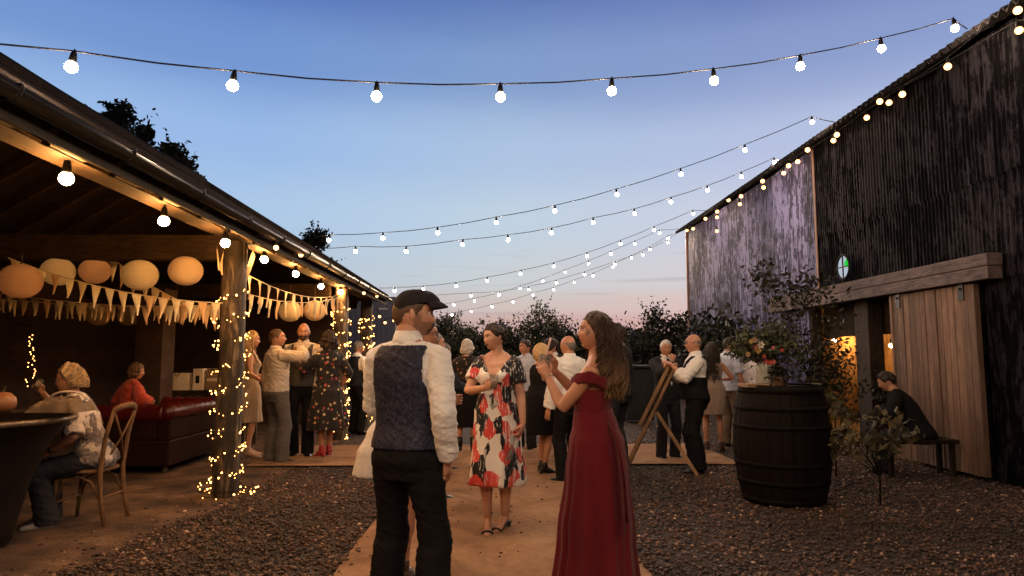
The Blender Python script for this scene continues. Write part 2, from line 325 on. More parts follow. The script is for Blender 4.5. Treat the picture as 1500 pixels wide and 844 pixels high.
def roof_mat():
    m, nt, b, o = newmat('clay_roof_tile'); v = coord(nt); br = nt.nodes.new('ShaderNodeTexBrick'); br.inputs['Scale'].default_value = 3.2; br.inputs['Mortar Size'].default_value = .02
    br.inputs['Color1'].default_value = (.020,.013,.011,1); br.inputs['Color2'].default_value = (.012,.008,.0075,1); br.inputs['Mortar'].default_value = (.005,.004,.004,1)
    nt.links.new(coord(nt, rot=(0,0,math.pi/2)), br.inputs[0])
    nt.links.new(mixc(nt, .6, br.outputs[0], ramp_out(nt, tnoise(nt, v, 2.5, 6), (.3,(.5,.5,.5)), (.7,(1.2,1.2,1.2))), 'MULTIPLY'), b.inputs['Base Color'])
    b.inputs['Roughness'].default_value = .9; b.inputs['Specular IOR Level'].default_value = .1; bump(nt, b, br.outputs['Fac'], .6, -.02); return m
# roof: courses of tiles stepping down, slightly sagging ridge
HIP = 11.4
def roof_grid(nC, nY, dz, tiles):
    mb = MB()
    for sgn in (1, -1):
        vs = []
        for c in range(nC):
            for e in (0, 1):
                t = (c+e)/nC
                for j in range(nY+1):
                    y = Y0+(Y1-Y0)*j/nY; sag = (.03*mnoise.noise((y*.5, c*.2, 1)) + .012*mnoise.noise((y*3.1, c*1.7, 2))) if tiles else 0
                    z = min(RZ+(EZ-RZ)*t, EZ+max(0, Y1-y)*(RZ-EZ)/(Y1-HIP)) + sag*(1-.7*t) + (.03 if e == 1 and tiles else 0) + dz
                    vs.append((RX + sgn*(EX-RX)*t, y, z))
        R = nY+1; fs = []
        for r in range(2*nC-1):
            for j in range(nY): fs.append((r*R+j, r*R+j+1, (r+1)*R+j+1, (r+1)*R+j))
        mb.add(vs, fs)
    return mb
mb = roof_grid(15, 130, .02, True)
mb.tube([(RX, Y0+(HIP-Y0)*j/30, RZ+.05+.03*mnoise.noise(((Y0+(HIP-Y0)*j/30)*.5, 0, 1))) for j in range(31)], .10, 8)
for sgn in (1, -1): mb.tube([(RX, HIP-.1, RZ+.05), (RX+sgn*(EX-RX)*.5, (HIP+Y1)/2, (RZ+EZ)/2+.05), (RX+sgn*(EX-RX), Y1, EZ+.05)], [.09,.08,.05], 8)
roof = mb.build('roof', roof_mat(), shed)
roof_grid(16, 40, -.05, False).build('roof_boards', M['board'], shed)
raf = None
for k in range(18):
    y = Y0+.2+.64*k
    if raf is None:
        r_ = MB(); r_.beam((RX, 0, RZ-.125), (EX-.02, 0, EZ-.105), .07, .12); r_.beam((2*RX-EX+.02, 0, EZ-.105), (RX, 0, RZ-.125), .07, .12)
        raf = r_.build('rafter', M['beamx']); raf.parent = shed; raf.location = V((0,y,0))-shed.location
    else: inst(raf, V((0,y,0))-shed.location, shed)
def post_mesh(x, y, w, z1, seed):
    g = MB(); n_ = 24; vs = []
    for i in range(n_+1):
        z = z1*i/n_; 
        for k in range(12):
            a = 2*math.pi*k/12; cxx = math.cos(a); sy = math.sin(a); sq = 1/max(abs(cxx), abs(sy)); sq = min(sq, 1.28)
            r = w/2*sq*(1+.05*mnoise.noise((cxx*2, sy*2+seed, z*.8))+.03*mnoise.noise((cxx*5, sy*5, z*3+seed)))*(1.06-.08*i/n_)
            vs.append((x+r*cxx+.012*mnoise.noise((seed, 0, z)), y+r*sy, z))
    g.add(vs, [(i*12+k, i*12+(k+1)%12, (i+1)*12+(k+1)%12, (i+1)*12+k) for i in range(n_) for k in range(12)]); return g
def oak_flaky():
    m, nt, b, o = newmat('flaking_painted_oak'); v = coord(nt, (1,1,.22)); n = tnoise(nt, v, 9, 7, .68, .6); g2 = tnoise(nt, coord(nt, (1,1,.06)), 40, 4)
    c = ramp_out(nt, n, (.46,(.020,.014,.010)), (.55,(.075,.052,.034)), (.64,(.24,.19,.13)))
    nt.links.new(mixc(nt, .6, c, ramp_out(nt, g2, (.35,(.5,.5,.5)), (.6,(1.1,1.1,1.1))), 'MULTIPLY'), b.inputs['Base Color']); b.inputs['Roughness'].default_value = .75; bump(nt, b, n, .7, .015); return m
M['flaky'] = oak_flaky()
POSTS = [(-2.80, 7.42, .225), (-2.72, 12.3, .23), (-2.72, 14.75, .23)]
for x, y, w in POSTS + [(-2.78, 2.3, .27)]: post_mesh(x, y, w, 2.70, y).build('post', M['flaky'], shed, smooth=True)
mb = MB()
n_ = 60; vs = []
for i in range(n_+1):
    y = Y0+.05+(Y1-Y0-.1)*i/n_; w = .02*mnoise.noise((y*.7, 4, 0)); w2 = .015*mnoise.noise((y*1.3, 8, 0))
    vs += [(-2.64+w*.6, y, 2.69+w2*.6), (-2.64+w2, y, 2.85), (-2.84, y, 2.93), (-2.84+w, y, 2.69+w*.6)]
mb.add(vs, [(4*i+k, 4*i+(k+1)%4, 4*i+4+(k+1)%4, 4*i+4+k) for i in range(n_) for k in range(4)])
mb.build('wall_plate', M['beam'], shed)
for x, y, w in POSTS + [(-2.78, 2.3, .27)]:
    mb = MB(); mb.beam((-7.2, y-.0, 2.62), (-2.905, y, 2.62), .2, .27); mb.build('tie_beam', M['beamx'], shed, bevel=.012)
    mb = MB(); mb.beam((-2.86, y+.12, 1.98), (-2.86, y+.62, 2.67), .09, .12); mb.build('brace', M['oak'], shed)
mb = MB(); mb.box((-7.35, Y0, 0), (-7.2, Y1, 3.2)); mb.build('back_wall', brick_mat('old_brick', (.04,.018,.012), (.024,.012,.009), (.022,.017,.014)), shed)
mb = MB(); mb.box((-7.2, Y1-.15, 0), (-3.3, Y1-.02, 2.62)); mb.build('end_wall', brick_mat('end_brick', (.06,.03,.019), (.04,.02,.014), (.035,.028,.024), rot=(math.pi/2,0,0)), shed)
mb = MB(); mb.box((-5.35, 10.4, 0), (-4.95, 10.8, 2.48)); mb.build('brick_pier', brick_mat('pier_brick', (.055,.028,.018), (.04,.02,.014), (.035,.028,.024), rot=(math.pi/2,0,0)), shed)
# fascia, gutter, brackets
mb = MB(); mb.box((EX-.035, Y0, EZ-.14), (EX-.012, Y1, EZ+.02)); mb.build('fascia', M['board'], shed)
mb = MB(); prof = [(math.cos(a)*.058, math.sin(a)*.058) for a in np.linspace(math.pi, 2*math.pi, 9)]; prof2 = [(x*.88, z*.88) for x, z in prof[::-1]]; pr = prof+prof2
vs = [(EX+.062+x, y, EZ-.01+z) for y in (Y0-.05, Y1+.06) for x, z in pr]; L = len(pr)
mb.add(vs, [(k, (k+1)%L, L+(k+1)%L, L+k) for k in range(L)] + [tuple(range(L))[::-1], tuple(range(L, 2*L))])
gut = mb.build('gutter', pmat('black_iron_gutter', (.010,.010,.011), (.018,.017,.017), rough=.36, bmp=.1, metal=.3), shed, smooth=True)
brk = None
for k in range(15):
    y = .1+1.03*k; g0 = wloc(gut)
    if brk is None:
        g = MB(); g.tube([(EX+.062+math.cos(a)*.064, 0, EZ-.01+math.sin(a)*.064) for a in np.linspace(math.pi*.95, 2.06*math.pi, 10)], .010, 6); g.beam((EX-.02,0,EZ-.01), (EX+.13,0,EZ+.005), .022, .006)
        brk = g.build('gutter_bracket', M['dark_metal']); brk.parent = gut; brk.location = V((0,y,0))-g0
    else: inst(brk, V((0,y,0))-g0, gut)
# soffit trim boards between the rafter feet
mb = MB()
for k in range(24):
    y = Y0+.24+.64*k; mb.box((EX-.20, y+.05, EZ-.075), (EX-.05, y+.55, EZ-.06))
mb.build('soffit', M['beam'], shed)

# ================================================================== RIGHT BARN
def sheet_mat(name, dark, mid, light, lo, hi, spec=.2):
    m, nt, b, o = newmat(name); n1 = tnoise(nt, coord(nt, (1,3.2,1.3)), 2.1, 10, .76, .8); n2 = tnoise(nt, coord(nt, (1,13,.5)), 1.7, 6, .75); n3 = tnoise(nt, coord(nt, (1,1,1)), .6, 3)
    a = nt.nodes.new('ShaderNodeMath'); a.operation = 'MULTIPLY_ADD'; nt.links.new(n2, a.inputs[0]); a.inputs[1].default_value = .6; nt.links.new(n1, a.inputs[2])
    a2 = nt.nodes.new('ShaderNodeMath'); a2.operation = 'MULTIPLY_ADD'; nt.links.new(n3, a2.inputs[0]); a2.inputs[1].default_value = .35; nt.links.new(a.outputs[0], a2.inputs[2])
    c = ramp_out(nt, a2.outputs[0], (lo,dark), ((lo+hi)/2,mid), (hi,light)); sy_ = nt.nodes.new('ShaderNodeSeparateXYZ'); nt.links.new(coord(nt), sy_.inputs[0]); dv = nt.nodes.new('ShaderNodeMath'); dv.operation = 'DIVIDE'; nt.links.new(sy_.outputs[1], dv.inputs[0]); dv.inputs[1].default_value = .72; fl_ = nt.nodes.new('ShaderNodeMath'); fl_.operation = 'FLOOR'; nt.links.new(dv.outputs[0], fl_.inputs[0])
    wn_ = nt.nodes.new('ShaderNodeTexWhiteNoise'); wn_.noise_dimensions = '1D'; nt.links.new(fl_.outputs[0], wn_.inputs['W']); c = mixc(nt, 1, c, ramp_out(nt, wn_.outputs[0], (0,(.55,.55,.58)), (1,(1.35,1.3,1.3))), 'MULTIPLY')
    c = mixc(nt, ramp_out(nt, tnoise(nt, coord(nt, (1,9,.8)), 1.3, 6, .7), (.64,(0,0,0)), (.78,(.5,.5,.5))), c, (dark[0]*1.6+.001, dark[1]*1.5, dark[2]*1.2))
    nt.links.new(c, b.inputs['Base Color'])
    rr = ramp_out(nt, a2.outputs[0], (lo,(.75,)*3), (hi,(.5,)*3)); nt.links.new(rr, b.inputs['Roughness']); b.inputs['Specular IOR Level'].default_value = spec
    bump(nt, b, a2.outputs[0], .35, .012); return m
PALE = sheet_mat('weathered_galvanised_sheet', (.016,.016,.030), (.046,.048,.108), (.15,.152,.32), .82, 1.28)
DARK = sheet_mat('tarred_corrugated_sheet', (.0024,.0022,.0030), (.0050,.0045,.0060), (.019,.0175,.023), .92, 1.34, .02)
barn = empty('corrugated_barn', (9.5, 11, 0), 'tall black and silver corrugated iron barn with big sliding door', 'barn')
WX, EV = 5.85, 5.24
def corr(y0, y1, z0, z1, mat, name, x=WX, pitch=.076, amp=.006, seed=0):
    g = MB(); n_ = max(4, int((y1-y0)/pitch*6)); zs = [z0+(z1-z0)*i/8 for i in range(9)]; vs = []
    for z in zs:
        for j in range(n_+1):
            y = y0+(y1-y0)*j/n_; vs.append((x+amp*math.sin(2*math.pi*y/pitch)+.022*mnoise.noise((y*.6, z*.7, seed))+(.006 if int(y/.72) % 2 else 0), y, z))
    R = n_+1; g.add(vs, [(i*R+j+1, i*R+j, (i+1)*R+j, (i+1)*R+j+1) for i in range(8) for j in range(n_)]); return g.build(name, mat, barn, smooth=True)
corr(12.0, 20.2, 2.66, EV, PALE, 'cladding'); corr(12.45, 16.6, 0, 2.68, PALE, 'cladding', WX+.004); corr(17.5, 20.2, 0, 2.68, PALE, 'cladding', WX+.004)
corr(16.6, 17.5, 2.1, 2.68, PALE, 'cladding', WX+.004); corr(16.6, 17.5, 0, 1.3, PALE, 'cladding', WX+.004)
corr(-1, 12.0, 3.55, EV, DARK, 'cladding', WX-.018, seed=3); corr(-1, 12.0, 2.36, 3.58, DARK, 'cladding', WX, seed=3); corr(-1, 9.2, 0, 2.38, DARK, 'cladding', WX+.016, seed=3)
mb = MB(); mb.box((WX-.035, 11.97, 2.66), (WX-.02, 12.03, EV-.02)); mb.box((WX-.04, 20.17, 0), (WX+.03, 20.23, EV+.05)); mb.build('corner_flashing', pmat('rusty_trim', (.25,.12,.08), (.16,.10,.09), rough=.6), barn)
# roof of big corrugated sheets
mb = MB(); pit = .1475; n_ = int(21.8/pit*8); vs = []
for (x, z) in ((5.55, 5.20), (7.6, 6.15), (10.2, 7.4), (14.8, 5.2)):
    for j in range(n_+1):
        y = -1.2+21.6*j/n_; vs.append((x, y, z+.036*math.sin(2*math.pi*y/pit)))
R = n_+1; mb.add(vs, [(i*R+j, i*R+j+1, (i+1)*R+j+1, (i+1)*R+j) for i in range(3) for j in range(n_)])
rf = mb.build('roof', pmat('cement_roof_sheet', (.007,.006,.008), (.014,.012,.014), rough=.8), barn, smooth=True)
sol = rf.modifiers.new('thick', 'SOLIDIFY'); sol.thickness = .02
mb = MB(); mb.add([(WX,20.2,0),(14.6,20.2,0),(14.6,20.2,5.3),(10.2,20.2,7.3),(WX,20.2,5.3)], [(0,1,2,3,4)]); mb.add([(14.6,-1,0),(14.6,20.2,0),(14.6,20.2,5.3),(14.6,-1,5.3)], [(0,1,2,3)]); mb.add([(WX,-1,0),(14.6,-1,0),(14.6,-1,5.3),(10.2,-1,7.3),(WX,-1,5.3)], [(0,1,2,3,4)])
mb.build('gable_wall', DARK, barn)
# rail beam over the door
mb = MB(); mb.box((5.60, 7.52, 2.49), (5.78, 13.7, 2.63)); mb.box((5.605, 7.53, 2.335), (5.78, 13.7, 2.484)); mb.build('rail_beam', wood('silvered_beam', (.17,.125,.125), (.055,.04,.042), 'Y', scale=2.5), barn, bevel=.006)
# sliding door: vertical boards, straps, on the outside of the wall
mb = MB(); y = 7.9; k = 0
while y < 9.62:
    w = random.choice((.115,.125,.14,.105)); w = min(w, 9.64-y)
    mb.box((5.70+random.uniform(-.008,.008), y+.005, .05+random.uniform(0,.012)), (5.765, y+w-.005, 2.32)); y += w; k += 1
def door_mat():
    m, nt, b, o = newmat('larch_door_board'); n = tnoise(nt, coord(nt, (1,1,.10)), 22, 7, .7, 1.0)
    w = nt.nodes.new('ShaderNodeTexWhiteNoise'); w.noise_dimensions = '1D'; g = nt.nodes.new('ShaderNodeNewGeometry'); nt.links.new(g.outputs['Random Per Island'], w.inputs['W'])
    c = ramp_out(nt, n, (.3,(.10,.058,.038)), (.55,(.22,.132,.085)), (.72,(.35,.225,.15)))
    nt.links.new(mixc(nt, .9, c, ramp_out(nt, w.outputs[0], (0,(.42,.40,.40)), (1,(1.2,1.15,1.12))), 'MULTIPLY'), b.inputs['Base Color']); b.inputs['Roughness'].default_value = .7; bump(nt, b, n, .5, .01); return m
door = mb.build('sliding_door', door_mat(), barn, bevel=.003)
for yy in (8.12, 9.42):
    mb = MB(); mb.box((5.685, yy-.05, 2.13), (5.697, yy+.05, 2.40)); mb.ell((5.68, yy, 2.27), .016, 8, 6); mb.box((5.76, yy-.04, 2.33), (5.79, yy+.04, 2.42)); mb.build('door_hanger', M['dark_metal'], door)
# opening: posts, header, lit room behind
for a, b_ in (((5.88, 10.55, 0), (6.12, 10.95, 2.36)), ((5.86, 12.38, 0), (6.05, 12.5, 2.36)), ((5.88, 9.15, 0), (6.0, 9.3, 2.36))): mb = MB(); mb.box(a, b_); mb.build('door_post', wood('dark_door_post', (.06,.04,.028), (.02,.014,.01), 'Z'), barn, bevel=.01)
mb = MB(); y = 9.2
while y < 12.4:
    mb.box((6.14, y, 1.80+random.uniform(-.01,.01)), (6.17, y+.145, 2.4)); y += .15
mb.build('header_board', wood('dark_header', (.05,.033,.022), (.02,.014,.01), 'Z'), barn)
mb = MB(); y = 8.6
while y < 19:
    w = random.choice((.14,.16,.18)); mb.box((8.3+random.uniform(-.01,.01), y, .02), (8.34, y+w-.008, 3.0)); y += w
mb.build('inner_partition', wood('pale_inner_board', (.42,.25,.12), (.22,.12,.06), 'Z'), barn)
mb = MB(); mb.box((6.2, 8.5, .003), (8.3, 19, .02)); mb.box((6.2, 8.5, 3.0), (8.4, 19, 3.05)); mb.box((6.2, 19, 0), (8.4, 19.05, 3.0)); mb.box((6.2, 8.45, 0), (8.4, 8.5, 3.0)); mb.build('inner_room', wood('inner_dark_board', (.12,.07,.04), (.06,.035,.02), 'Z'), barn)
# small far window with frame
mb = MB()
for a, b_ in (((5.80,16.55,1.26),(5.9,16.63,2.14)), ((5.80,17.47,1.26),(5.9,17.55,2.14)), ((5.80,16.55,2.06),(5.9,17.55,2.14)), ((5.80,16.55,1.26),(5.9,17.55,1.33))): mb.box(a, b_)
win = mb.build('window', wood('window_frame_wood', (.25,.19,.15), (.12,.09,.07), 'Z'), barn)
mb = MB(); mb.box((5.88,16.6,1.3), (5.89,17.5,2.1)); g_ = pmat('dark_pane', (.012,.010,.008), (.05,.028,.01), scale=3, rough=.08, bmp=0); mb.build('pane', g_, win)
# round window
oy, oz, R_ = 11.05, 2.93, .20
mb = MB()
n_ = 32
mb.tube([(5.79, oy+R_*math.cos(a), oz+R_*math.sin(a)) for a in np.linspace(0, 2*math.pi, n_+1)], .02, 6, caps=False)
mb.box((5.775, oy-R_, oz-.008), (5.793, oy+R_, oz+.008)); mb.box((5.777, oy-.008, oz-R_), (5.795, oy+.008, oz+R_))
fr = mb.build('round_window', M['black_plastic'], barn)
lit = emat('pane_daylight_glow', (.70,.80,.92), .62); grn = emat('green_pane_daylight_glow', (.02,.75,.06), .8)  # daylight in the round panes is put in as emission, no lamp behind
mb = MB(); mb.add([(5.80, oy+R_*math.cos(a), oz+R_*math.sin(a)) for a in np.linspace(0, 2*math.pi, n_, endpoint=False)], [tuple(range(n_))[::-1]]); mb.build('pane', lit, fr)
# green glass shape in the near half of the pane
pts = []
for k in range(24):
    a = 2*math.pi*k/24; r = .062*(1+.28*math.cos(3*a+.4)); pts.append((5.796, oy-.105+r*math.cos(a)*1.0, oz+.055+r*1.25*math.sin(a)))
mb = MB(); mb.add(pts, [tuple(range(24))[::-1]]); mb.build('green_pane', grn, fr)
# inside the wall behind the pane is closed; floodlight beside the far window
fl = empty('flood_light', onX(1066, 473, 5.75), 'small white floodlight on the silver barn wall above the far window', 'floodlight')
c_ = wloc(fl); mb = MB(); mb.box(c_+V((-.02,-.14,-.10)), c_+V((.06,.14,.10))); mb.build('housing', pmat('white_housing', (.6,.6,.62), rough=.4), fl, bevel=.01)
mb = MB(); mb.beam(c_+V((.06,0,0)), c_+V((.13,0,.02)), .04, .03); mb.build('bracket', M['dark_metal'], fl)

# ================================================================== DISTANT CABIN
cab = empty('portable_cabin', (-3.9, 25, 0), 'tall dark blue metal cabin beyond the end of the shed', 'cabin')
mb = MB(); mb.box((-6.5, 24.0, .1), (-3.42, 27, 3.55)); k = -6.4
body = mb.build('body', pmat('blue_grey_metal', (.10,.11,.19), (.075,.085,.15), scale=1.5, rough=.5, bmp=.05), cab)
mb = MB()
for xx in np.arange(-6.4, -3.5, .18): mb.box((xx, 23.985, .2), (xx+.05, 23.998, 3.3))
mb.box((-6.5, 23.97, 3.34), (-3.42, 23.995, 3.5)); mb.build('rib', body.data.materials[0], cab)
mb = MB(); mb.box((-3.41, 23.98, .1), (-3.3, 27, 3.55)); mb.build('corner_trim', pmat('white_trim', (.7,.7,.72), rough=.5, bmp=0), cab)
mb = MB(); mb.box((-4.0, 23.96, 3.1), (-3.7, 23.984, 3.16)); mb.build('name_plate', pmat('pale_plate', (.5,.5,.55), bmp=0), cab)
# ================================================================== TREES
def leaf_mat(name, c, c2):
    m, nt, b, o = newmat(name); g = nt.nodes.new('ShaderNodeNewGeometry')
    nt.links.new(ramp_out(nt, g.outputs['Random Per Island'], (0,c), (1,c2)), b.inputs['Base Color']); b.inputs['Roughness'].default_value = .6; b.inputs['Specular IOR Level'].default_value = .2; return m
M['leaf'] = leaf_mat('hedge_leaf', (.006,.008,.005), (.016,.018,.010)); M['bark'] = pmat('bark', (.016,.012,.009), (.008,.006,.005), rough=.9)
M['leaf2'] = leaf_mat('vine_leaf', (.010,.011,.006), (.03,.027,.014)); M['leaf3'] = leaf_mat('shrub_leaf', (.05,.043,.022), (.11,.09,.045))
def leaves_np(P, size, g, asp=.55):
    """quad leaves at points P with random orientation"""
    n = len(P); a = rng.normal(size=(n,3)); a /= np.linalg.norm(a, axis=1)[:,None]; b = rng.normal(size=(n,3)); b -= a*(a*b).sum(1)[:,None]; b /= np.linalg.norm(b, axis=1)[:,None]
    s = (size*rng.uniform(.6,1.4,n))[:,None]; P = np.asarray(P)
    v = np.stack([P-a*s, P+b*s*asp, P+a*s, P-b*s*asp], 1).reshape(-1,3)
    g.add(v.tolist(), [(4*i,4*i+1,4*i+2,4*i+3) for i in range(n)])
def tree(name, label, base, h, wd, nl, leaf, seed, group, trunk_h=.35, clumps=26, cat='tree', mat='leaf', sparse=1.0):
    rs = np.random.default_rng(seed); root = empty(name, base, label, cat, group); B = V(base)
    t = MB(); tops = []; th = h*trunk_h
    t.tube([B, B+V((.1*wd*rs.normal()*.3,0,th*.6)), B+V((0,0,th)), B+V((.05*wd,0,h*.8))], [h*.028,h*.024,h*.018,h*.005], 7)
    for k in range(clumps):
        a = rs.uniform(0,6.283); u = rs.uniform(.05,1); zz = th*.6+(h-th*.6)*u; prof = math.sin(math.pi*min(1, .18+.80*u))**.6
        r = wd*.5*prof*rs.uniform(.35,1.0); p = B+V((r*math.cos(a), r*math.sin(a), zz*rs.uniform(.88,1.06))); tops.append((p, rs.uniform(.5,1.1)))
        s = B+V((0,0,max(th*.5, zz-.35*h*rs.uniform(.3,1)))); mid = s.lerp(p, .55)+V((0,0,.04*h)); t.tube([s, mid, p], [h*.009,h*.006,h*.002], 4)
    t.build('trunk', M['bark'], root, smooth=True)
    g = MB(); pts = []
    per = int(nl/clumps)
    for p, s in tops:
        q = rs.normal(size=(per,3)); q /= np.linalg.norm(q,axis=1)[:,None]; rad = rs.uniform(0,1,per)**.5*wd*.17*s
        pts.append(np.array(p)+q*rad[:,None]*np.array([1,1,.85]))
        for j in range(5):     # twigs sticking out of the clump
            d = rs.normal(size=3); d[2] = abs(d[2])+.5; d /= np.linalg.norm(d); L = wd*.16*s*rs.uniform(1.0,1.9); tt = np.linspace(.3,1,9)
            pts.append(np.array(p)+d*L*tt[:,None]+rs.normal(size=(9,3))*leaf*.5)
    leaves_np(np.concatenate(pts), leaf, g); g.build('crown', M[mat], root)
    return root
HEDGE = [(600,452,27),(648,468,29),(700,463,28),(742,470,31),(792,450,26),(842,470,30),(893,476,28),(935,480,31),(972,455,25),(1003,462,26),(860,482,36),(680,486,37)]
HL = ['bushy dark tree behind the flat capped man','round dark tree left of the white haired woman','dark tree behind the white haired woman','low dark tree behind the print dress woman','tall airy dark tree between the print and red dress women','dark tree just left of the red dress woman','thin dark tree behind the tall man in a suit','low dark tree right of the tall suited man','tall dark bush beside the barn corner','dark bush growing against the barn corner','far low tree between the red dress woman and the hedge','far low tree behind the white haired woman and hedge']
for k, ((px, py, Y), lb) in enumerate(zip(HEDGE, HL)):
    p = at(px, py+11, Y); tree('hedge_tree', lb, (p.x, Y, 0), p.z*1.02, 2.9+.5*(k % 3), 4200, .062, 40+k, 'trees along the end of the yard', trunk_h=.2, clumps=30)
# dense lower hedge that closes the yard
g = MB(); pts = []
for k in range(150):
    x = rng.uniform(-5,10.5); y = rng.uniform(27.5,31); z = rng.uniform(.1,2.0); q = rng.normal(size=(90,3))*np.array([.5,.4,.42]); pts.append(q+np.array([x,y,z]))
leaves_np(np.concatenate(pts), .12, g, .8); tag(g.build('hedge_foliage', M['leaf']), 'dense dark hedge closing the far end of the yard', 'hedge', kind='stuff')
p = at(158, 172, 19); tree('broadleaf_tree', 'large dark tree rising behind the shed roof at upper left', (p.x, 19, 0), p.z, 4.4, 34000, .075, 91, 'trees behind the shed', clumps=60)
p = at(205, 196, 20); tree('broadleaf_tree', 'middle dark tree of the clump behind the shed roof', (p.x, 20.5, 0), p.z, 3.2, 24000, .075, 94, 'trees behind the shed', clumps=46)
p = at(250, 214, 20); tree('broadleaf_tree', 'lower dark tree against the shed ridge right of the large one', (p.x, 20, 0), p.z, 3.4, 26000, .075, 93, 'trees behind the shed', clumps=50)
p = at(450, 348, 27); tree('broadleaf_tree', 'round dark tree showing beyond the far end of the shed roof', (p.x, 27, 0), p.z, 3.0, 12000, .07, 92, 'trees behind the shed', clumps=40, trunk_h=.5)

# ================================================================== FESTOON LIGHTS
def bulb_meshes(key, mat):
    s = MB(); s.lathe([(.008,.045),(.012,.040),(.020,.030),(.025,.0),(.028,-.030),(.030,-.044),(.022,-.048)], 10); s.tube([(0,.0,.04),(0,0,.062)], .007, 6)
    sock = s.mesh('lamp_holder', M['black_plastic'])
    b = MB(); b.lathe([(.020,-.042),(.029,-.050),(.037,-.060),(.043,-.073),(.045,-.087),(.040,-.105),(.026,-.120),(.008,-.127)], 14)
    return sock, b.mesh('bulb', mat)
BM = {k: bulb_meshes(k, M[k]) for k in ('bulb','bulb_barn','bulb_shed')}
def festoon(label, pts, pre=None, post=None, kind='bulb', group='festoon lights strung across the yard', scale=.74, tilt=.12, name='festoon_string'):
    """pts: points on the cable where a lamp holder hangs; pre/post: end fixings"""
    c = ([V(pre)] if pre is not None else []) + [V(p) for p in pts] + ([V(post)] if post is not None else [])
    root = empty(name, c[0], label, 'string lights', group); mb = MB(); fine = []
    for i in range(len(c)-1):
        for t in (0, .5): fine.append(c[i].lerp(c[i+1], t)+V((0,0,-.012 if t else 0)))
    fine.append(c[-1]); mb.tube(fine, .0065, 6); mb.build('cable', M['cable'], root, smooth=True)
    for p in pts:
        h = bpy.data.objects.new('lamp_holder', BM[kind][0]); COL.objects.link(h); h.parent = root; h.location = V(p)+V((0,0,-.045*scale))-c[0]
        h.rotation_euler = (random.uniform(-tilt,tilt), random.uniform(-tilt,tilt), 0); h.scale = (scale,)*3
        b = bpy.data.objects.new('bulb', BM[kind][1]); COL.objects.link(b); b.parent = h
    return root
def line(px, Ys, dy=0): return [at(x, y+dy, Y) for (x, y), Y in zip(px, Ys)]
s1 = [(108,75),(343,104),(552,121),(733,123),(896,115),(1045,101),(1172,81),(1290,56),(1397,27)]
festoon('nearest festoon string, highest in the sky, with nine big white bulbs', line(s1, [4.65+.333*k for k in range(9)]), at(-120,48,4.3), (5.58,7.55,5.30), scale=.92)
s2 = [(482,351),(561,348),(641,340),(727,325),(813,308),(903,284),(997,254),(1091,219),(1189,178)]
festoon('second festoon string, from the shed gutter up to the middle of the barn eave', line(s2, [11.7-.1*k for k in range(9)], -7), at(455,347,11.8), (5.58,10.7,5.28))
s3 = [(521,367),(595,367),(678,357),(744,350),(808,340),(869,325),(929,312),(983,295),(1036,278),(1086,258),(1134,237)]
festoon('third festoon string, hanging just below the second across the yard', line(s3, [12.5+.06*k for k in range(11)], -6), at(462,364,12.5), (5.58,13.1,5.22))
s4 = [(578,426),(620,424),(668,419),(714,411),(763,401),(811,390),(860,375),(909,357),(958,337),(1015,313)]
festoon('fourth festoon string, from the end of the shed to the far silver barn wall', line(s4, [18-.1*k for k in range(10)], -5), at(556,422,15.6), (5.58,17.2,5.22))
s5 = [(665,447),(695,441),(730,433),(762,423),(795,412),(828,399),(862,386),(895,372),(930,357),(966,341)]
festoon('fifth festoon string, the upper of the fine far ones meeting at the barn corner', line(s5, [25-.45*k for k in range(10)], -4), at(610,452,26.5), (5.6,19.9,5.25))
s6 = [(690,433),(731,431),(774,424),(815,414),(856,402),(901,387),(941,373),(978,355)]
festoon('sixth festoon string, flattest of the far ones meeting at the barn corner', line(s6, [22.5-.25*k for k in range(8)], -4), at(600,434,23), (5.6,19.6,5.24))
s7 = [(662,462),(691,457),(721,450),(751,443),(781,433),(811,425),(841,414),(869,404),(898,391),(925,378),(952,365),(979,349)]
festoon('lowest and farthest festoon string with small close bulbs near the tree tops', line(s7, [28-.6*k for k in range(12)], -4), at(630,470,29), (5.62,20.1,5.2))
s8 = [(586,459),(575,469),(561,471),(572,476)]
festoon('short dim string of bulbs in front of the dark blue cabin', [at(588,455,20.5), at(577,464,20.2), at(564,467,20), at(556,458,19.8)], at(600,452,21), at(553,452,15.3), kind='bulb_barn', scale=.9)
for (x, y, Y, lb) in ((610,452,26.5,'thin wooden pole holding the upper fine festoon strings'),(600,434,23,'thin wooden pole holding the flattest festoon string'),(630,470,29,'farthest thin wooden pole holding the lowest festoon string'),(600,452,21,'short pole holding the dim bulbs by the blue cabin')):
    q = at(x, y, Y); g = MB(); g.tube([(q.x,Y,0),(q.x,Y,q.z*.5),(q.x,Y,q.z+.12)], [.05,.045,.035], 8); o = g.build('festoon_pole', M['oak'], smooth=True); tag(o, lb, 'pole')
# strings along the barn eave
b1 = [(1490,5),(1388,90),(1321,132),(1288,143),(1225,193),(1182,216),(1155,240),(1135,240),(1117,263),(1085,286),(1067,292),(1051,309),(1033,320),(1015,335)]
festoon('upper string of warm bulbs fixed under the barn eave', [onX(x, y-6, 5.62) for x, y in b1], onX(1530,-40,5.62), onX(1004,338,5.62), kind='bulb_barn', group='festoon lights along the barn', scale=.95)
b2 = [(1490,36),(1302,145),(1268,168),(1221,202),(1168,234),(1148,251),(1118,273),(1083,298),(1050,318),(1050,338),(1006,338)]
festoon('lower looping string of warm bulbs on the barn wall', [onX(x, y-6, 5.66) for x, y in b2], onX(1560,20,5.66), None, kind='bulb_barn', group='festoon lights along the barn', scale=.9)
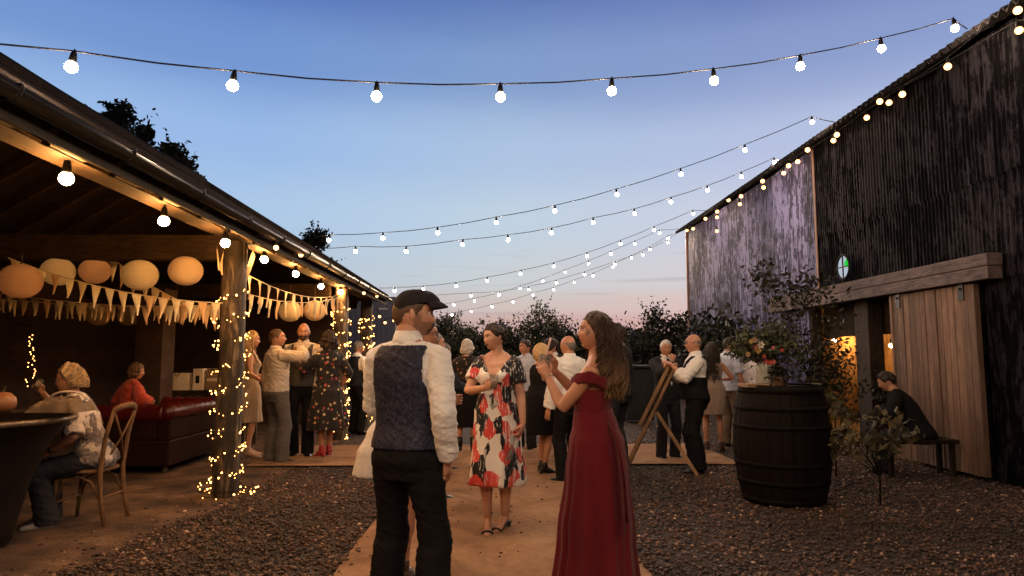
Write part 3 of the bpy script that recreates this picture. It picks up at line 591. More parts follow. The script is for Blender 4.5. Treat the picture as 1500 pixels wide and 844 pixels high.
# unseen string added over the camera to light the near figures
festoon('added festoon string overhead, unseen behind the camera, lighting the near figures', [V((-2.6+1.0*k, -.9+.3*k, 3.45+.18*k-.06*k*(7-k)*.5)) for k in range(8)], (-3.6,-1.2,3.5), (5.6,1.5,5.2), scale=1.1)
# pendant bulbs under the wall plate of the shed
for k, (x, y) in enumerate([None, (97,263),(240,325),(330,357),(387,381),(433,402),(470,420),(499,428),(508,435)]) if False else enumerate([(97,263),(240,325),(330,357),(387,381),(433,402),(470,420),(499,428)]):
    p = onX(x, y, -2.70 if k != 2 else -2.58)
    r = empty('pendant_bulb', (p.x, p.y, 2.69), ['leftmost bare bulb glowing under the shed beam','bare bulb under the shed beam, second from the left','bare bulb beside the top of the nearest shed post','bare bulb under the beam just right of the nearest post','bare bulb under the beam above the bearded man','bare bulb under the beam just left of the second post','bare bulb at the top of the second shed post'][k], 'light bulb', 'bare bulbs under the shed beam')
    mb = MB(); mb.tube([(p.x,p.y,2.69),(p.x,p.y,p.z+.09)], .005, 6); mb.build('flex', M['cable'], r)
    h = bpy.data.objects.new('lamp_holder', BM['bulb_shed'][0]); COL.objects.link(h); h.parent = r; h.location = (0,0,p.z+.085-2.69)
    b = bpy.data.objects.new('bulb', BM['bulb_shed'][1]); COL.objects.link(b); b.parent = h; b.scale = (.95,)*3
festoon('row of bare bulbs hanging under the shed gutter', [onX(x, y-8, -2.30) for x, y in ((404,360),(442,372),(533,431),(552,436))], onX(380,345,-2.32), onX(562,433,-2.32), kind='bulb_barn', group='bare bulbs under the shed beam', scale=.62)
# two unseen bulbs added on the near run of the beam to light the near figures
for y in (1.3, 2.75):
    r = empty('pendant_bulb', (-2.70, y, 2.69), 'added bare bulb, out of view on the near run of the shed beam', 'light bulb', 'bare bulbs under the shed beam')
    mb = MB(); mb.tube([(-2.70,y,2.69),(-2.70,y,2.62)], .005, 6); mb.build('flex', M['cable'], r)
    h = bpy.data.objects.new('lamp_holder', BM['bulb_shed'][0]); COL.objects.link(h); h.parent = r; h.location = (0,0,-.075)
    b = bpy.data.objects.new('bulb', BM['bulb_shed'][1]); COL.objects.link(b); b.parent = h
# ------------------------------------------------------------------ fairy lights round the posts
fb = MB(); fb.lathe([(.002,-.008),(.0065,-.005),(.0085,0),(.0065,.006),(.002,.010)], 6); FB = fb.mesh('fairy_bulb', M['fairy'])
def fairy(post, label, n, z0, z1, turns, seed, foot=False, fs=.82):
    x, y, w = post; rs = random.Random(seed); root = empty('fairy_lights', (x, y, z0), label, 'fairy lights', 'fairy lights round the shed posts')
    pts = []; bul = []; N = 300
    for i in range(N+1):
        t = i/N; a = turns*6.283*t+.6*mnoise.noise((t*14, seed, 0)); z = z0+(z1-z0)*(t+.035*mnoise.noise((t*20, seed, 3)))
        cxx, sy = math.cos(a), math.sin(a); sq = min(1/max(abs(cxx), abs(sy)), 1.3); r = w/2*sq*1.08+.015+.012*abs(mnoise.noise((t*50, 2, seed))); pts.append(V((x+r*cxx, y+r*sy, max(z, .03))))
    if foot: 
        for k in range(40): a = k*.62; pts.insert(0, V((x+(.22+.1*rs.random())*math.cos(a), y+(.2+.1*rs.random())*math.sin(a), .03+.06*rs.random())))
    mb = MB(); mb.tube(pts, .0028, 4); mb.build('wire', M['cable'], root)
    for k in range(n):
        i = int((k+.5)/n*(len(pts)-1)) if k % 3 else rs.randrange(len(pts)); p = pts[i]; out = V((p.x-x, p.y-y, 0)).normalized()
        b = bpy.data.objects.new('fairy_bulb', FB); COL.objects.link(b); b.parent = root; b.location = p+out*rs.uniform(.008,.03)+V((0,0,rs.uniform(-.03,.03)))-root.location
        s = rs.uniform(1.0,1.5)*fs; b.scale = (s,s,s); b.rotation_euler = (rs.uniform(0,3),rs.uniform(0,3),0)
    mb = MB()
    for k in range(150):
        p = pts[rs.randrange(len(pts))]; out = V((p.x-x, p.y-y, 0)).normalized(); c = p+out*rs.uniform(.006,.025)+V((rs.uniform(-.03,.03),rs.uniform(-.02,.02),rs.uniform(-.05,.05))); c.z = max(c.z, .02); q = .0062*fs; mb.add([c+V((q,0,0)),c+V((0,q,0)),c+V((-q,0,0)),c+V((0,-q,0)),c+V((0,0,q*1.4)),c+V((0,0,-q*1.4))], [(0,1,4),(1,2,4),(2,3,4),(3,0,4),(1,0,5),(2,1,5),(3,2,5),(0,3,5)])
    tag(mb.build('small_fairy_bulbs', M['fairy'], root), kind='stuff')
fairy(POSTS[0], 'string of fairy lights wound round the nearest shed post down to the gravel', 100, .02, 2.15, 9, 3, True)
fairy(POSTS[1], 'string of fairy lights wound round the second shed post', 100, .05, 2.3, 11, 5, fs=1.15)
fairy(POSTS[2], 'string of fairy lights wound round the farthest shed post', 100, .1, 2.3, 11, 8, fs=1.25)
# fairy lights hung on the wall at the far left
root = empty('fairy_lights', at(45,580,9.5), 'cluster of fairy lights hanging in the dark corner behind the tub', 'fairy lights', 'fairy lights round the shed posts')
for k in range(26):
    t = k/25; b = bpy.data.objects.new('fairy_bulb', FB); COL.objects.link(b); b.parent = root; b.location = at(45+random.uniform(-2-7*t, 3+7*t), 491+t*78, 9.5)-root.location; b.scale = (.75,)*3
mb = MB(); mb.tube([at(45,488,9.5)] + [at(45+random.uniform(-7,8)*t, 491+t*78, 9.5) for t in np.linspace(0,1,24)], .003, 4); mb.build('wire', M['cable'], root)
# ------------------------------------------------------------------ paper lanterns
def paper(name, c):
    m, nt, b, o = newmat(name); b.inputs['Roughness'].default_value = .9
    w = nt.nodes.new('ShaderNodeTexWave'); w.bands_direction = 'Z'; w.inputs['Scale'].default_value = 19; nt.links.new(coord(nt), w.inputs[0]); cc_ = ramp_out(nt, w.outputs['Fac'], (.0,tuple(v*.62 for v in c)), (.35,c)); nt.links.new(mixc(nt, .5, cc_, ramp_out(nt, tnoise(nt, coord(nt), 6, 4), (.35,(.7,.68,.64)), (.65,(1.05,1.05,1.05))), 'MULTIPLY'), b.inputs['Base Color'])
    tr = nt.nodes.new('ShaderNodeBsdfTranslucent'); tr.inputs[0].default_value = c+(1,); mx_ = nt.nodes.new('ShaderNodeMixShader'); mx_.inputs[0].default_value = .45
    nt.links.new(b.outputs[0], mx_.inputs[1]); nt.links.new(tr.outputs[0], mx_.inputs[2]); nt.links.new(mx_.outputs[0], o.inputs[0])
    bump(nt, b, tnoise(nt, coord(nt), 30, 3), .2, .005); return m
PAP = [paper('cream_paper', (.85,.74,.54)), paper('peach_paper', (.82,.63,.43)), paper('rose_paper', (.80,.54,.36))]
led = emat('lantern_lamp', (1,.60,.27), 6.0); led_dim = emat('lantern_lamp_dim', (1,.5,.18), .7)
def lantern(label, c, r, mi, top, dim=False, sq=.9):
    root = empty('paper_lantern', c, label, 'lantern', 'round paper lanterns in the shed'); c = V(c); mb = MB(); prof = []; n_ = 42
    for i in range(n_+1):
        a = math.pi*(.07+.86*i/n_); rr = r*math.sin(a)*(1+.028*(1 if i % 2 else -1)); prof.append((rr, -r*sq*math.cos(a)))
    mb.lathe(prof, 28, c, caps=False); mb.build('shade', PAP[mi], root, smooth=True)
    mb = MB(); mb.tube([c+V((0,0,r*sq*.95)), V((c.x,c.y,top))], .006, 5); mb.beam(c+V((-r*.22,0,r*sq*.97)), c+V((r*.22,0,r*sq*.97)), .006, .006); mb.build('hanger', M['oak'], root)
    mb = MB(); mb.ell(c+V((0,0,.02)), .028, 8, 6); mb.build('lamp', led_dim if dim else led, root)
LN = [(272,397,7.3,.172,1,'rightmost front paper lantern, peach, beside the nearest post'),(205,403,7.25,.178,0,'cream paper lantern, second from the right in the front row'),(139,397,7.5,.155,2,'small orange paper lantern in the middle of the front row'),(85,398,7.4,.165,0,'cream paper lantern, second from the left in the front row'),(30,412,7.0,.195,2,'leftmost and largest orange paper lantern near the picture edge')]
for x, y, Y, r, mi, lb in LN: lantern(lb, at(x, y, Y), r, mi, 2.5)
LB = [(425,456,11.2,.20,0,'pale paper lantern hanging above the bearded man'),(461,455,11.4,.2,1,'pale paper lantern hanging left of the second post'),(436,477,13.2,.2,2,'')]
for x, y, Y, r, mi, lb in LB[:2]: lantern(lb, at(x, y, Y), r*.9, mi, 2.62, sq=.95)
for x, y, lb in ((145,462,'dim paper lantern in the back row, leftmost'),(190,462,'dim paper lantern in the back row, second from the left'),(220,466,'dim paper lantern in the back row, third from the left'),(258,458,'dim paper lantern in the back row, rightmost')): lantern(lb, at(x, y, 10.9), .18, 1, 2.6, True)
# ------------------------------------------------------------------ bunting
CLOTH = [pmat('cream_cotton', (.70,.60,.42), (.60,.48,.32), rough=.9, bmp=.2), pmat('peach_cotton', (.66,.44,.26), (.52,.34,.2), rough=.9, bmp=.2), pmat('ecru_lace', (.75,.68,.52), (.62,.55,.4), scale=40, rough=.9, bmp=.3)]
tape = pmat('bunting_tape', (.72,.62,.42), rough=.9, bmp=0)
def bunting(label, a, b, sag, n, size, skip=0):
    a = V(a); b = V(b); root = empty('bunting', a, label, 'bunting', 'triangle bunting hung in the shed'); P = lambda t: a.lerp(b, t)+V((0,0,-4*sag*t*(1-t)))
    mb = MB(); mb.tube([P(t) for t in np.linspace(0,1,40)], .006, 5); mb.build('tape', tape, root)
    for k in range(n):
        t = (k+.5)/n; w = size*.23/(b-a).length; p0, p1 = P(t-w), P(t+w); c = (p0+p1)/2; L = size*random.uniform(.9,1.15); tw = random.uniform(-.3,.3); sw = random.uniform(-.03,.03)
        nrm = (p1-p0).cross(V((0,0,1))).normalized(); g = MB(); vs = []; ns = 6
        for i in range(ns+1):
            u = i/ns; wd = 1-u*.97
            for s in (-1, -.33, .33, 1): q = c+(p1-p0)*.5*s*wd+V((sw*u,0,-L*u))+nrm*(tw*.16*u*s*wd+.02*math.sin(3*u+k)*u+.010*(1 if abs(s) < .5 else -1)*u); vs.append(q)
        g.add(vs, [(4*i+j, 4*i+j+1, 4*i+j+5, 4*i+j+4) for i in range(ns) for j in range(3)]); g.build('flag', CLOTH[random.choice((0,0,1,2))], root, smooth=True)
bunting('front bunting string sloping down from the left picture edge towards the nearest post', at(12,378,7.1), at(326,444,7.3), .10, 16, .21)
bunting('bunting string dropping from between the lanterns down behind the cream lantern', at(158,373,7.8), at(322,460,8.6), .10, 11, .24)
bunting('long low bunting string across the shed in front of the dim lanterns', at(-30,424,8.2), at(330,446,8.2), .09, 20, .2)
bunting('back row bunting string hanging lowest across the dark shed', at(-20,436,9.8), at(332,448,9.8), .06, 22, .2)
bunting('bunting string between the nearest and second posts above the drinkers', at(358,400,7.9), at(498,432,11.9), .14, 13, .25)
bunting('second bunting string hanging behind the one over the drinkers', at(362,430,8.6), at(494,436,11.4), .10, 12, .22)
bunting('short loose end of bunting tied at the top of the nearest post', at(318,365,7.25), at(327,372,7.2), .16, 2, .16)

# ================================================================== FURNITURE
# roll-top tub used as a table at the far left
tc_ = V((-4.19, 5.35, 0)); root = empty('drinks_tub', tc_, 'big dark flared tub with a rolled metal rim at the left edge', 'tub')
g = MB(); prof = [(.0,.02),(.46,.02),(.50,.05),(.53,.2),(.60,.5),(.70,.78),(.80,.92),(.86,.965)]; seg = 48
def oval(prof, rim=False):
    vs = []
    for r, z in prof:
        for k in range(seg): a = 2*math.pi*k/seg; vs.append(tc_+V((r*1.06*math.cos(a), r*.92*math.sin(a), z)))
    return vs
n_ = len(prof); g.add(oval(prof), [(i*seg+k, i*seg+(k+1)%seg, (i+1)*seg+(k+1)%seg, (i+1)*seg+k) for i in range(n_-1) for k in range(seg)])
inn = [(.84,.965),(.76,.88),(.66,.74),(.5,.35),(.0,.3)]; g.add(oval(inn), [(i*seg+(k+1)%seg, i*seg+k, (i+1)*seg+k, (i+1)*seg+(k+1)%seg) for i in range(4) for k in range(seg)])
g.build('basin', pmat('dark_enamel', (.008,.007,.007), (.018,.013,.009), scale=3, rough=.5, bmp=.25, bscale=20), root, smooth=True)
g = MB(); g.tube([tc_+V((.86*1.06*math.cos(a), .86*.92*math.sin(a), .975)) for a in np.linspace(0, 2*math.pi, 49)], .022, 8, caps=False); g.build('rim', pmat('worn_rim', (.18,.14,.11), (.10,.08,.06), scale=20, rough=.35, metal=.5), root, smooth=True)
g = MB(); g.lathe([(.80,.90),(.81,.915),(.0,.915)], 40, tc_, caps=False); g.build('lid_board', M['board'], root)
# bags and things lying on it
g = MB(); c = at(90,592,5.35); NU, NV = 34, 22; vs = []
for i in range(NU+1):
    for j in range(NV+1):
        u, v = i/NU*2-1, j/NV*2-1; e = max(0, 1-abs(u)**2.6)*max(0, 1-abs(v)**2.6); rg = 1-abs(mnoise.noise((u*2.2+3, v*1.6, 4)))*2; hgt = e**.5*(.055+.045*(u+.6)*.6+.05*rg+.02*mnoise.noise((u*6, v*6, 1)))
        vs.append(c+V((u*.20+.02*mnoise.noise((u*3,v*3,9)), v*.12+.02*mnoise.noise((u*3,v*3,5)), hgt-.055)))
g.add(vs, [(i*(NV+1)+j, (i+1)*(NV+1)+j, (i+1)*(NV+1)+j+1, i*(NV+1)+j+1) for i in range(NU) for j in range(NV)])
root = g.build('cloth_bag', pmat('linen_bag', (.20,.145,.10), (.13,.095,.065), rough=.9, bmp=.5, bscale=90), smooth=True); tag(root, 'crumpled beige cloth bag lying on the rim of the dark tub', 'bag')
g = MB(); g.tube([c+V((.06+.13*math.sin(a), -.02, .045+.05*math.cos(a))) for a in np.linspace(-1.5,2.2,12)], [(.008,.018)]*12, 8); g.build('strap', pmat('pale_strap', (.6,.52,.45), rough=.9), root, smooth=True)
g = MB(); c = at(3,590,5.2); g.lathe([(.0,-.075),(.05,-.07),(.085,-.035),(.092,.0),(.085,.035),(.05,.07),(.012,.078),(0,.078)], 20, c, caps=False)
r_ = g.build('gourd', pmat('orange_rind', (.26,.115,.045), (.2,.08,.03), rough=.5, bmp=.2), smooth=True); tag(r_, 'smooth round orange gourd on the tub at the picture edge', 'gourd')
g = MB(); g.tube([c+V((0,0,.075)), c+V((.008,0,.1)), c+V((.02,0,.115))], [.012,.009,.008], 6); g.build('stem', M['oak'], r_)
# cross-back chair
def chair():
    root = empty('bentwood_chair', (-3.56, 6.28, 0), 'wooden bentwood chair holding the woman in the patterned blouse', 'chair', rz=math.pi/2)
    cw = wood('honey_beech', (.26,.14,.065), (.15,.08,.036), 'Z'); Lb = lambda g, n: g.build(n, cw, root, smooth=True, local=True)
    # local frame: sitter faces +Y (rotated so the chair faces left)
    g = MB(); n_ = 24
    vs = []
    for z in (.455, .485):
        for k in range(n_): a = 2*math.pi*k/n_; cx_, sy = math.cos(a), math.sin(a); e = 2/3.2; vs.append((.205*math.copysign(abs(cx_)**e, cx_)*(1.06+.1*sy), .20*math.copysign(abs(sy)**e, sy), z))
    g.add(vs, [(k, (k+1)%n_, n_+(k+1)%n_, n_+k) for k in range(n_)]+[tuple(range(n_))[::-1], tuple(range(n_, 2*n_))]); o = Lb(g, 'seat'); b = o.modifiers.new('bevel','BEVEL'); b.width = .008; b.segments = 2
    for s in (-1, 1):
        g = MB(); g.tube([(s*.18,.17,.455),(s*.19,.185,.25),(s*.205,.215,0)], [.021,.019,.016], 8); Lb(g, 'leg')
        g = MB(); g.tube([(s*.195,-.255,0),(s*.185,-.20,.25),(s*.18,-.185,.47),(s*.185,-.215,.75),(s*.18,-.275,1.0)], [.017,.019,.021,.019,.016], 8); Lb(g, 'leg')
        g = MB(); g.tube([(s*.19,.175,.20),(s*.187,.13,.36),(s*.185,.0,.43),(s*.185,-.12,.38),(s*.187,-.195,.22)], .010, 6); Lb(g, 'brace')
        g = MB(); g.tube([(s*.16,-.272,.96),(0,-.255,.74),(-s*.15,-.195,.52)], .009, 6); Lb(g, 'cross_splat')
    g = MB(); g.tube([(-.19,-.272,.985),(-.1,-.295,1.015),(0,-.30,1.022),(.1,-.295,1.015),(.19,-.272,.985)], [(.014,.028)]*5, 8, side=(0,1,0)); Lb(g, 'top_rail')
    g = MB(); g.tube([(-.185,.18,.21),(.185,.18,.21)], .009, 6); Lb(g, 'stretcher'); g = MB(); g.tube([(-.187,-.2,.24),(.187,-.2,.24)], .009, 6); Lb(g, 'stretcher')
    return root
chair()
# chesterfield sofa: long axis along the yard, back to the yard
def sofa():
    root = empty('chesterfield_sofa', (-4.45, 9.6, 0), 'deep buttoned oxblood red leather chesterfield sofa in the shed', 'sofa'); leather = pmat('oxblood_leather', (.085,.006,.007), (.05,.004,.004), scale=5, rough=.32, bmp=.25, bscale=70); dark = pmat('dark_leather_panel', (.022,.008,.007), (.014,.006,.005), rough=.5)
    x0, x1, y0, y1 = -5.0, -4.0, 8.72, 10.62
    g = MB(); g.box((x0, y0, .10), (x1, y1, .42)); g.box((x1-.17, y0, .42), (x1, y1, .70)); g.box((x0, y0, .42), (x1-.17, y0+.17, .70)); g.box((x0, y1-.17, .42), (x1-.17, y1, .70)); g.build('frame', dark, root, bevel=.02)
    def roll(a, b, name):
        g = MB(); a = V(a); b = V(b); n_ = 44; L = (b-a).length; vs = []; seg_ = 20; d = (b-a).normalized(); s = d.cross(V((0,0,1)))
        for i in range(n_+1):
            t = i/n_
            for k in range(seg_):
                an = 2*math.pi*k/seg_; r = .125*(1+.03*math.cos(an)); row = .5+.5*math.cos(2*math.pi*(t*L/.16)+ (math.pi if math.sin(an) > .55 else 0)); r *= 1-.13*(1-row)**2*max(0, math.sin(an)+.35); vs.append(a+d*(t*L)+s*(r*math.cos(an))+V((0,0,r*.9*math.sin(an))))
        g.add(vs, [(i*seg_+k, i*seg_+(k+1)%seg_, (i+1)*seg_+(k+1)%seg_, (i+1)*seg_+k) for i in range(n_) for k in range(seg_)]+[tuple(range(seg_))[::-1], tuple(n_*seg_+k for k in range(seg_))]); return g.build(name, leather, root, smooth=True)
    bk = roll((x1-.08, y0-.02, .76), (x1-.08, y1+.02, .76), 'backrest'); roll((x0+.02, y0+.07, .745), (x1-.1, y0+.07, .745), 'arm'); roll((x0+.02, y1-.07, .745), (x1-.1, y1-.07, .745), 'arm')
    for k in range(11):
        mb = MB(); mb.ell((x1-.08, y0+.1+.165*k, .868), (.012,.012,.008), 8, 5); mb.build('button', leather, bk)
    for k in range(2):
        g = MB(); ya = y0+.19+k*.76; g.box((x0-.04, ya, .43), (x1-.19, ya+.74, .55)); g.build('seat_cushion', leather, root, bevel=.03)
    for x in (x0+.08, x1-.08):
        for y in (y0+.08, y1-.08): g = MB(); g.lathe([(.022,0),(.03,.03),(.035,.07),(.03,.105)], 10, (x,y,0)); g.build('foot', M['oak'], root)
sofa()
# side table at the back with card boxes
root = empty('side_table', (-4.55, 11.4, 0), 'rough wooden side table by the back wall of the shed', 'table'); tw_ = M['beamx']
g = MB(); g.box((-5.45,11.1,.86),(-3.9,11.75,.92)); g.build('tabletop', tw_, root, bevel=.005)
for x in (-5.4,-3.97):
    for y in (11.14,11.69): g = MB(); g.box((x-.03,y-.03,0),(x+.03,y+.03,.86)); g.build('leg', M['oak'], root)
whitec = pmat('white_card', (.68,.60,.50), (.58,.5,.42), rough=.8, bmp=.1); brownc = pmat('brown_card', (.30,.2,.12), rough=.85)
r_ = empty('gift_box', (-5.08,11.3,.92), 'white card gift box with a dark string on the side table', 'box'); g = MB(); g.box((-5.27,11.18,.92),(-4.88,11.42,1.19)); g.build('carton', whitec, r_, bevel=.004)
g = MB(); c = V((-5.06,11.175,1.17)); g.tube([c+V((-.06,0,.03)), c+V((0,-.006,-.03)), c+V((.03,-.004,.0)), c+V((.05,0,.05))], .006, 5); g.build('ribbon', M['black_plastic'], r_)
r_ = empty('gift_box', (-4.72,11.35,.92), 'taller pale box with a dark label right of the white gift box', 'box'); g = MB(); g.box((-4.82,11.2,.92),(-4.66,11.45,1.26)); g.build('carton', whitec, r_, bevel=.004); g = MB(); g.box((-4.775,11.194,1.03),(-4.715,11.2,1.15)); g.build('label', M['black_plastic'], r_)
r_ = empty('gift_box', (-4.42,11.35,.92), 'large brown cardboard box at the right end of the side table', 'box'); g = MB(); g.box((-4.62,11.25,.92),(-4.2,11.6,1.26)); g.build('carton', brownc, r_, bevel=.004); g = MB(); g.box((-4.62,11.243,1.06),(-4.2,11.25,1.11)); g.build('tape', whitec, r_)

# ================================================================== BARREL AND FLOWERS
def barrel():
    c = V((2.95, 7.02, 0)); root = empty('oak_barrel', c, 'large dark oak barrel standing on the gravel with flowers on top', 'barrel'); seg = 78; H = 1.17; prof = []
    for i in range(25): z = H*i/24; u = 2*z/H-1; prof.append((.385+.085*(1-abs(u)**2.1), z))
    g = MB(); vs = []
    for r, z in prof:
        for k in range(seg): a = 2*math.pi*k/seg; rr = r-(.006 if k % 3 == 0 else 0)+.002*math.sin(k*1.7); vs.append(c+V((rr*math.cos(a), rr*math.sin(a), z)))
    g.add(vs, [(i*seg+k, i*seg+(k+1)%seg, (i+1)*seg+(k+1)%seg, (i+1)*seg+k) for i in range(24) for k in range(seg)])
    g.build('staves', wood('black_oak_stave', (.011,.0065,.0045), (.0045,.003,.0025), 'Z'), root, smooth=False)
    g = MB(); g.lathe([(.36,H-.03),(.0,H-.03)], 40, c, caps=False); g.build('head', M['board'], root)
    hm = pmat('rusty_hoop', (.007,.005,.004), (.004,.003,.003), rough=.8)
    for z0, z1 in ((.02,.07),(.20,.245),(.38,.42),(.74,.78),(.92,.965),(1.09,1.15)):
        g = MB(); rad = lambda z: .389+.085*(1-abs(2*z/H-1)**2.1); g.lathe([(rad(z0),z0),(rad(z0)+.004,z0),(rad(z1)+.004,z1),(rad(z1),z1)], 60, c); g.build('hoop', hm, root, smooth=True)
barrel()
g = MB(); bc = V((2.78, 6.95, 1.145)); g.box(bc+V((-.24,-.15,0)), bc+V((.16,.14,.035))); tag(g.build('serving_board', wood('pale_board', (.42,.27,.15), (.28,.17,.09), 'X'), bevel=.005), 'pale wooden board lying on top of the dark barrel', 'board')
vz = bc+V((.02,0,.037)); root = empty('flower_vase', vz, 'clear glass vase of mixed red and white flowers on the barrel', 'vase')
g = MB(); g.lathe([(.0,.0),(.105,.0),(.112,.01),(.112,.19),(.108,.19),(.106,.012),(.0,.010)], 28, vz, caps=False); g.build('glass', glassy('vase_glass', (.75,.78,.75), .30), root, smooth=True)
g = MB(); g.lathe([(.10,.014),(.104,.02),(.104,.13),(0,.13)], 24, vz, caps=False); g.build('water', glassy('vase_water', (.28,.26,.18), .45), root, smooth=True)
g = MB()
heads = []
for k in range(46):
    a = random.uniform(0, 6.283); t = random.uniform(.1,1.1); L = random.uniform(.14,.36); p0 = vz+V((.06*math.cos(a)*random.random(), .06*math.sin(a)*random.random(), .03)); p1 = vz+V((.09*math.cos(a), .09*math.sin(a), .2)); p2 = vz+V((.30*t*math.cos(a), .24*t*math.sin(a), .2+L*(1.15-.55*t*t)))
    g.tube([p0, p1, p1.lerp(p2,.5)+V((0,0,.03)), p2], [.003,.003,.002,.0015], 4); heads.append(p2)
g.build('stems', M['leaf2'], root)
g = MB(); pts = []
for p in heads: pts.append(np.array(p)+rng.normal(size=(30,3))*np.array([.055,.05,.05]))
for k in range(9):
    a = random.uniform(0,6.283); d = np.array([math.cos(a)*.9, math.sin(a)*.6, random.uniform(-.1,.9)]); pts.append(np.array(vz)+np.array([0,0,.22])+d*np.linspace(.15,.48,16)[:,None]+rng.normal(size=(16,3))*.018)
leaves_np(np.concatenate(pts), .026, g); g.build('foliage', leaf_mat('bouquet_leaf', (.03,.04,.02), (.08,.085,.045)), root)
def flower(px, py, r, col, n=8, Y=6.62):
    g = MB(); c = at(px, py, Y); cen = pmat('flower_centre', (.45,.30,.05), bmp=0)
    for k in range(n):
        a = 2*math.pi*k/n; d = V((math.cos(a), -.35, math.sin(a))); s = V((-math.sin(a), 0, math.cos(a))); g.add([c, c+d*r*.55+s*r*.34, c+d*r, c+d*r*.55-s*r*.34], [(0,1,2,3)])
    g.ell(c+V((0,-.012,0)), r*.26, 8, 6, 1); g.build('flower', [col, cen], root)
wh = pmat('white_petal', (.8,.78,.74), bmp=0); ye = pmat('yellow_petal', (.62,.42,.14), bmp=0); rd = pmat('red_petal', (.50,.03,.04), bmp=0); pk = pmat('pink_petal', (.55,.12,.14), bmp=0); cr = pmat('peach_petal', (.55,.34,.2), bmp=0)
for x, y, r, cc, n in ((1114,505,.042,wh,6),(1110,513,.035,ye,10),(1107,509,.03,pk,8),(1119,522,.022,rd,8),(1122,530,.028,rd,9),(1128,531,.03,rd,9),(1133,530,.028,pk,8),(1132,509,.022,pk,7),(1145,513,.024,rd,7),(1105,498,.03,cr,9),(1095,519,.028,cr,9),(1100,500,.025,ye,9),(1090,538,.024,wh,7)): flower(x, y, r, cc, n)
g = MB(); pc = at(1146,561,6.72); pc.z = 1.147; pc.y = 6.80; pc.x = (pc.x); g.lathe([(.0,0),(.042,0),(.056,.085),(.060,.085),(.060,.105),(.054,.105),(.05,.09),(.0,.088)], 22, pc, caps=False); r_ = g.build('flower_pot', pmat('terracotta', (.42,.24,.15), (.34,.19,.12), rough=.8), smooth=True); tag(r_, 'small terracotta pot at the right of the flower vase', 'pot')
g = MB(); pts = [np.array(pc)+np.array([0,0,.13])+rng.normal(size=(700,3))*np.array([.045,.038,.045])]; leaves_np(np.concatenate(pts), .017, g); g.build('plant', M['leaf2'], r_)

# ================================================================== EASEL
def easel():
    root = empty('wooden_easel', (2.2, 8.95, 0), 'tall wooden easel with a dark board, seen nearly edge on', 'easel'); w = wood('easel_pine', (.40,.24,.13), (.28,.16,.085), 'Z'); top = at(991,533,8.75); f1 = gnd(920,682); r1 = gnd(1022,697)
    for k, off in enumerate((V((0,0,0)), V((.09,.40,0)))):
        g = MB(); g.beam(f1+off, top+off*.3, .032, .045); g.build('leg', w, root, bevel=.003)
    g = MB(); g.beam(r1, at(962,604,8.95), .03, .035); g.build('leg', w, root, bevel=.003)
    g = MB(); g.beam(f1.lerp(top,.42), f1.lerp(top,.42)+V((.09,.45,0)), .03, .04); g.build('ledge', w, root)
    d = (top-f1).normalized(); a = f1+d*((top-f1).length*.40)+V((-.045,.0,.03)); b = top+V((-.03,0,.03)); n = V((.09,.40,0))
    g = MB(); th = V((-.035,0,-.01)); vs = [a, a+n, b+n, b, a+th, a+n+th, b+n+th, b+th]; g.add(vs, [(0,1,2,3),(7,6,5,4),(0,4,5,1),(1,5,6,2),(2,6,7,3),(3,7,4,0)]); g.build('board', pmat('chalk_board', (.05,.042,.035), rough=.7), root)
    g = MB(); g.beam(a+th*1.3+V((0,-.01,0)), b+th*1.3+V((0,-.01,0)), .02, .05); g.build('board_frame', w, root)
easel()
# dark upright crate by the far hedge
root = empty('dark_bin', (3.4, 15.3, 0), 'dark upright wheeled bin standing beyond the tall suited man', 'bin'); dk = pmat('bin_plastic', (.018,.02,.022), rough=.5, bmp=.1)
g = MB(); g.box((2.95,15.1,.06),(3.55,15.7,1.2)); g.build('body', dk, root, bevel=.03); g = MB(); g.box((2.92,15.05,1.2),(3.58,15.72,1.27)); g.build('lid', dk, root, bevel=.02)
for x in (3.0,3.5): g = MB(); g.tube([(x-.03,15.72,.1),(x+.03,15.72,.1)], .1, 14); g.build('wheel', M['black_plastic'], root)

# ================================================================== PLANTS BY THE BARN DOOR
def stem_plant(name, label, base, tips, leaf, nper, mat, spread, asp=.5, cat='shrub'):
    root = empty(name, base, label, cat); B = V(base); t = MB(); pts = []
    for p in tips:
        p = V(p); hub = B+V((.02,.02,.42*(V(tips[0]).z-B.z))); mid = hub.lerp(p, .55)+V((random.uniform(-.05,.05), random.uniform(-.05,.05), .05)); t.tube([B, hub, mid, p], [.010,.009,.004,.0015], 5)
        q = rng.normal(size=(nper,3))*np.array(spread); pts.append(np.array(p)+q); u = rng.uniform(.45,1,nper//3)[:,None]; pts.append(np.array(mid)*(1-u)+np.array(p)*u+rng.normal(size=(nper//3,3))*np.array(spread)*.6)
    t.build('stems', M['bark'], root, smooth=True); g = MB(); leaves_np(np.concatenate(pts), leaf, g, asp); g.build('leaves', M[mat], root); return root
T = [at(1160+random.uniform(-55,60), random.uniform(395,540), random.uniform(9.0,10.2)) for k in range(20)] + [at(1190+random.uniform(-20,45), random.uniform(480,600), random.uniform(9.0,9.8)) for k in range(15)]
stem_plant('climbing_vine', 'dark straggling vine hanging in front of the barn doorway', gnd(1195,668), T, .038, 44, 'leaf2', (.14,.1,.13))
T = [at(x+random.uniform(-8,8), y+random.uniform(-6,8), random.uniform(6.5,6.9)) for x, y in ((1225,642),(1245,632),(1262,640),(1280,618),(1292,612),(1305,635),(1318,622),(1327,640),(1250,660),(1300,655),(1275,650),(1240,618),(1218,655))]
stem_plant('broad_leaf_shrub', 'low shrub with broad pale leaves on the gravel right of the barrel', gnd(1290,742), T, .050, 17, 'leaf3', (.075,.075,.045), .42)
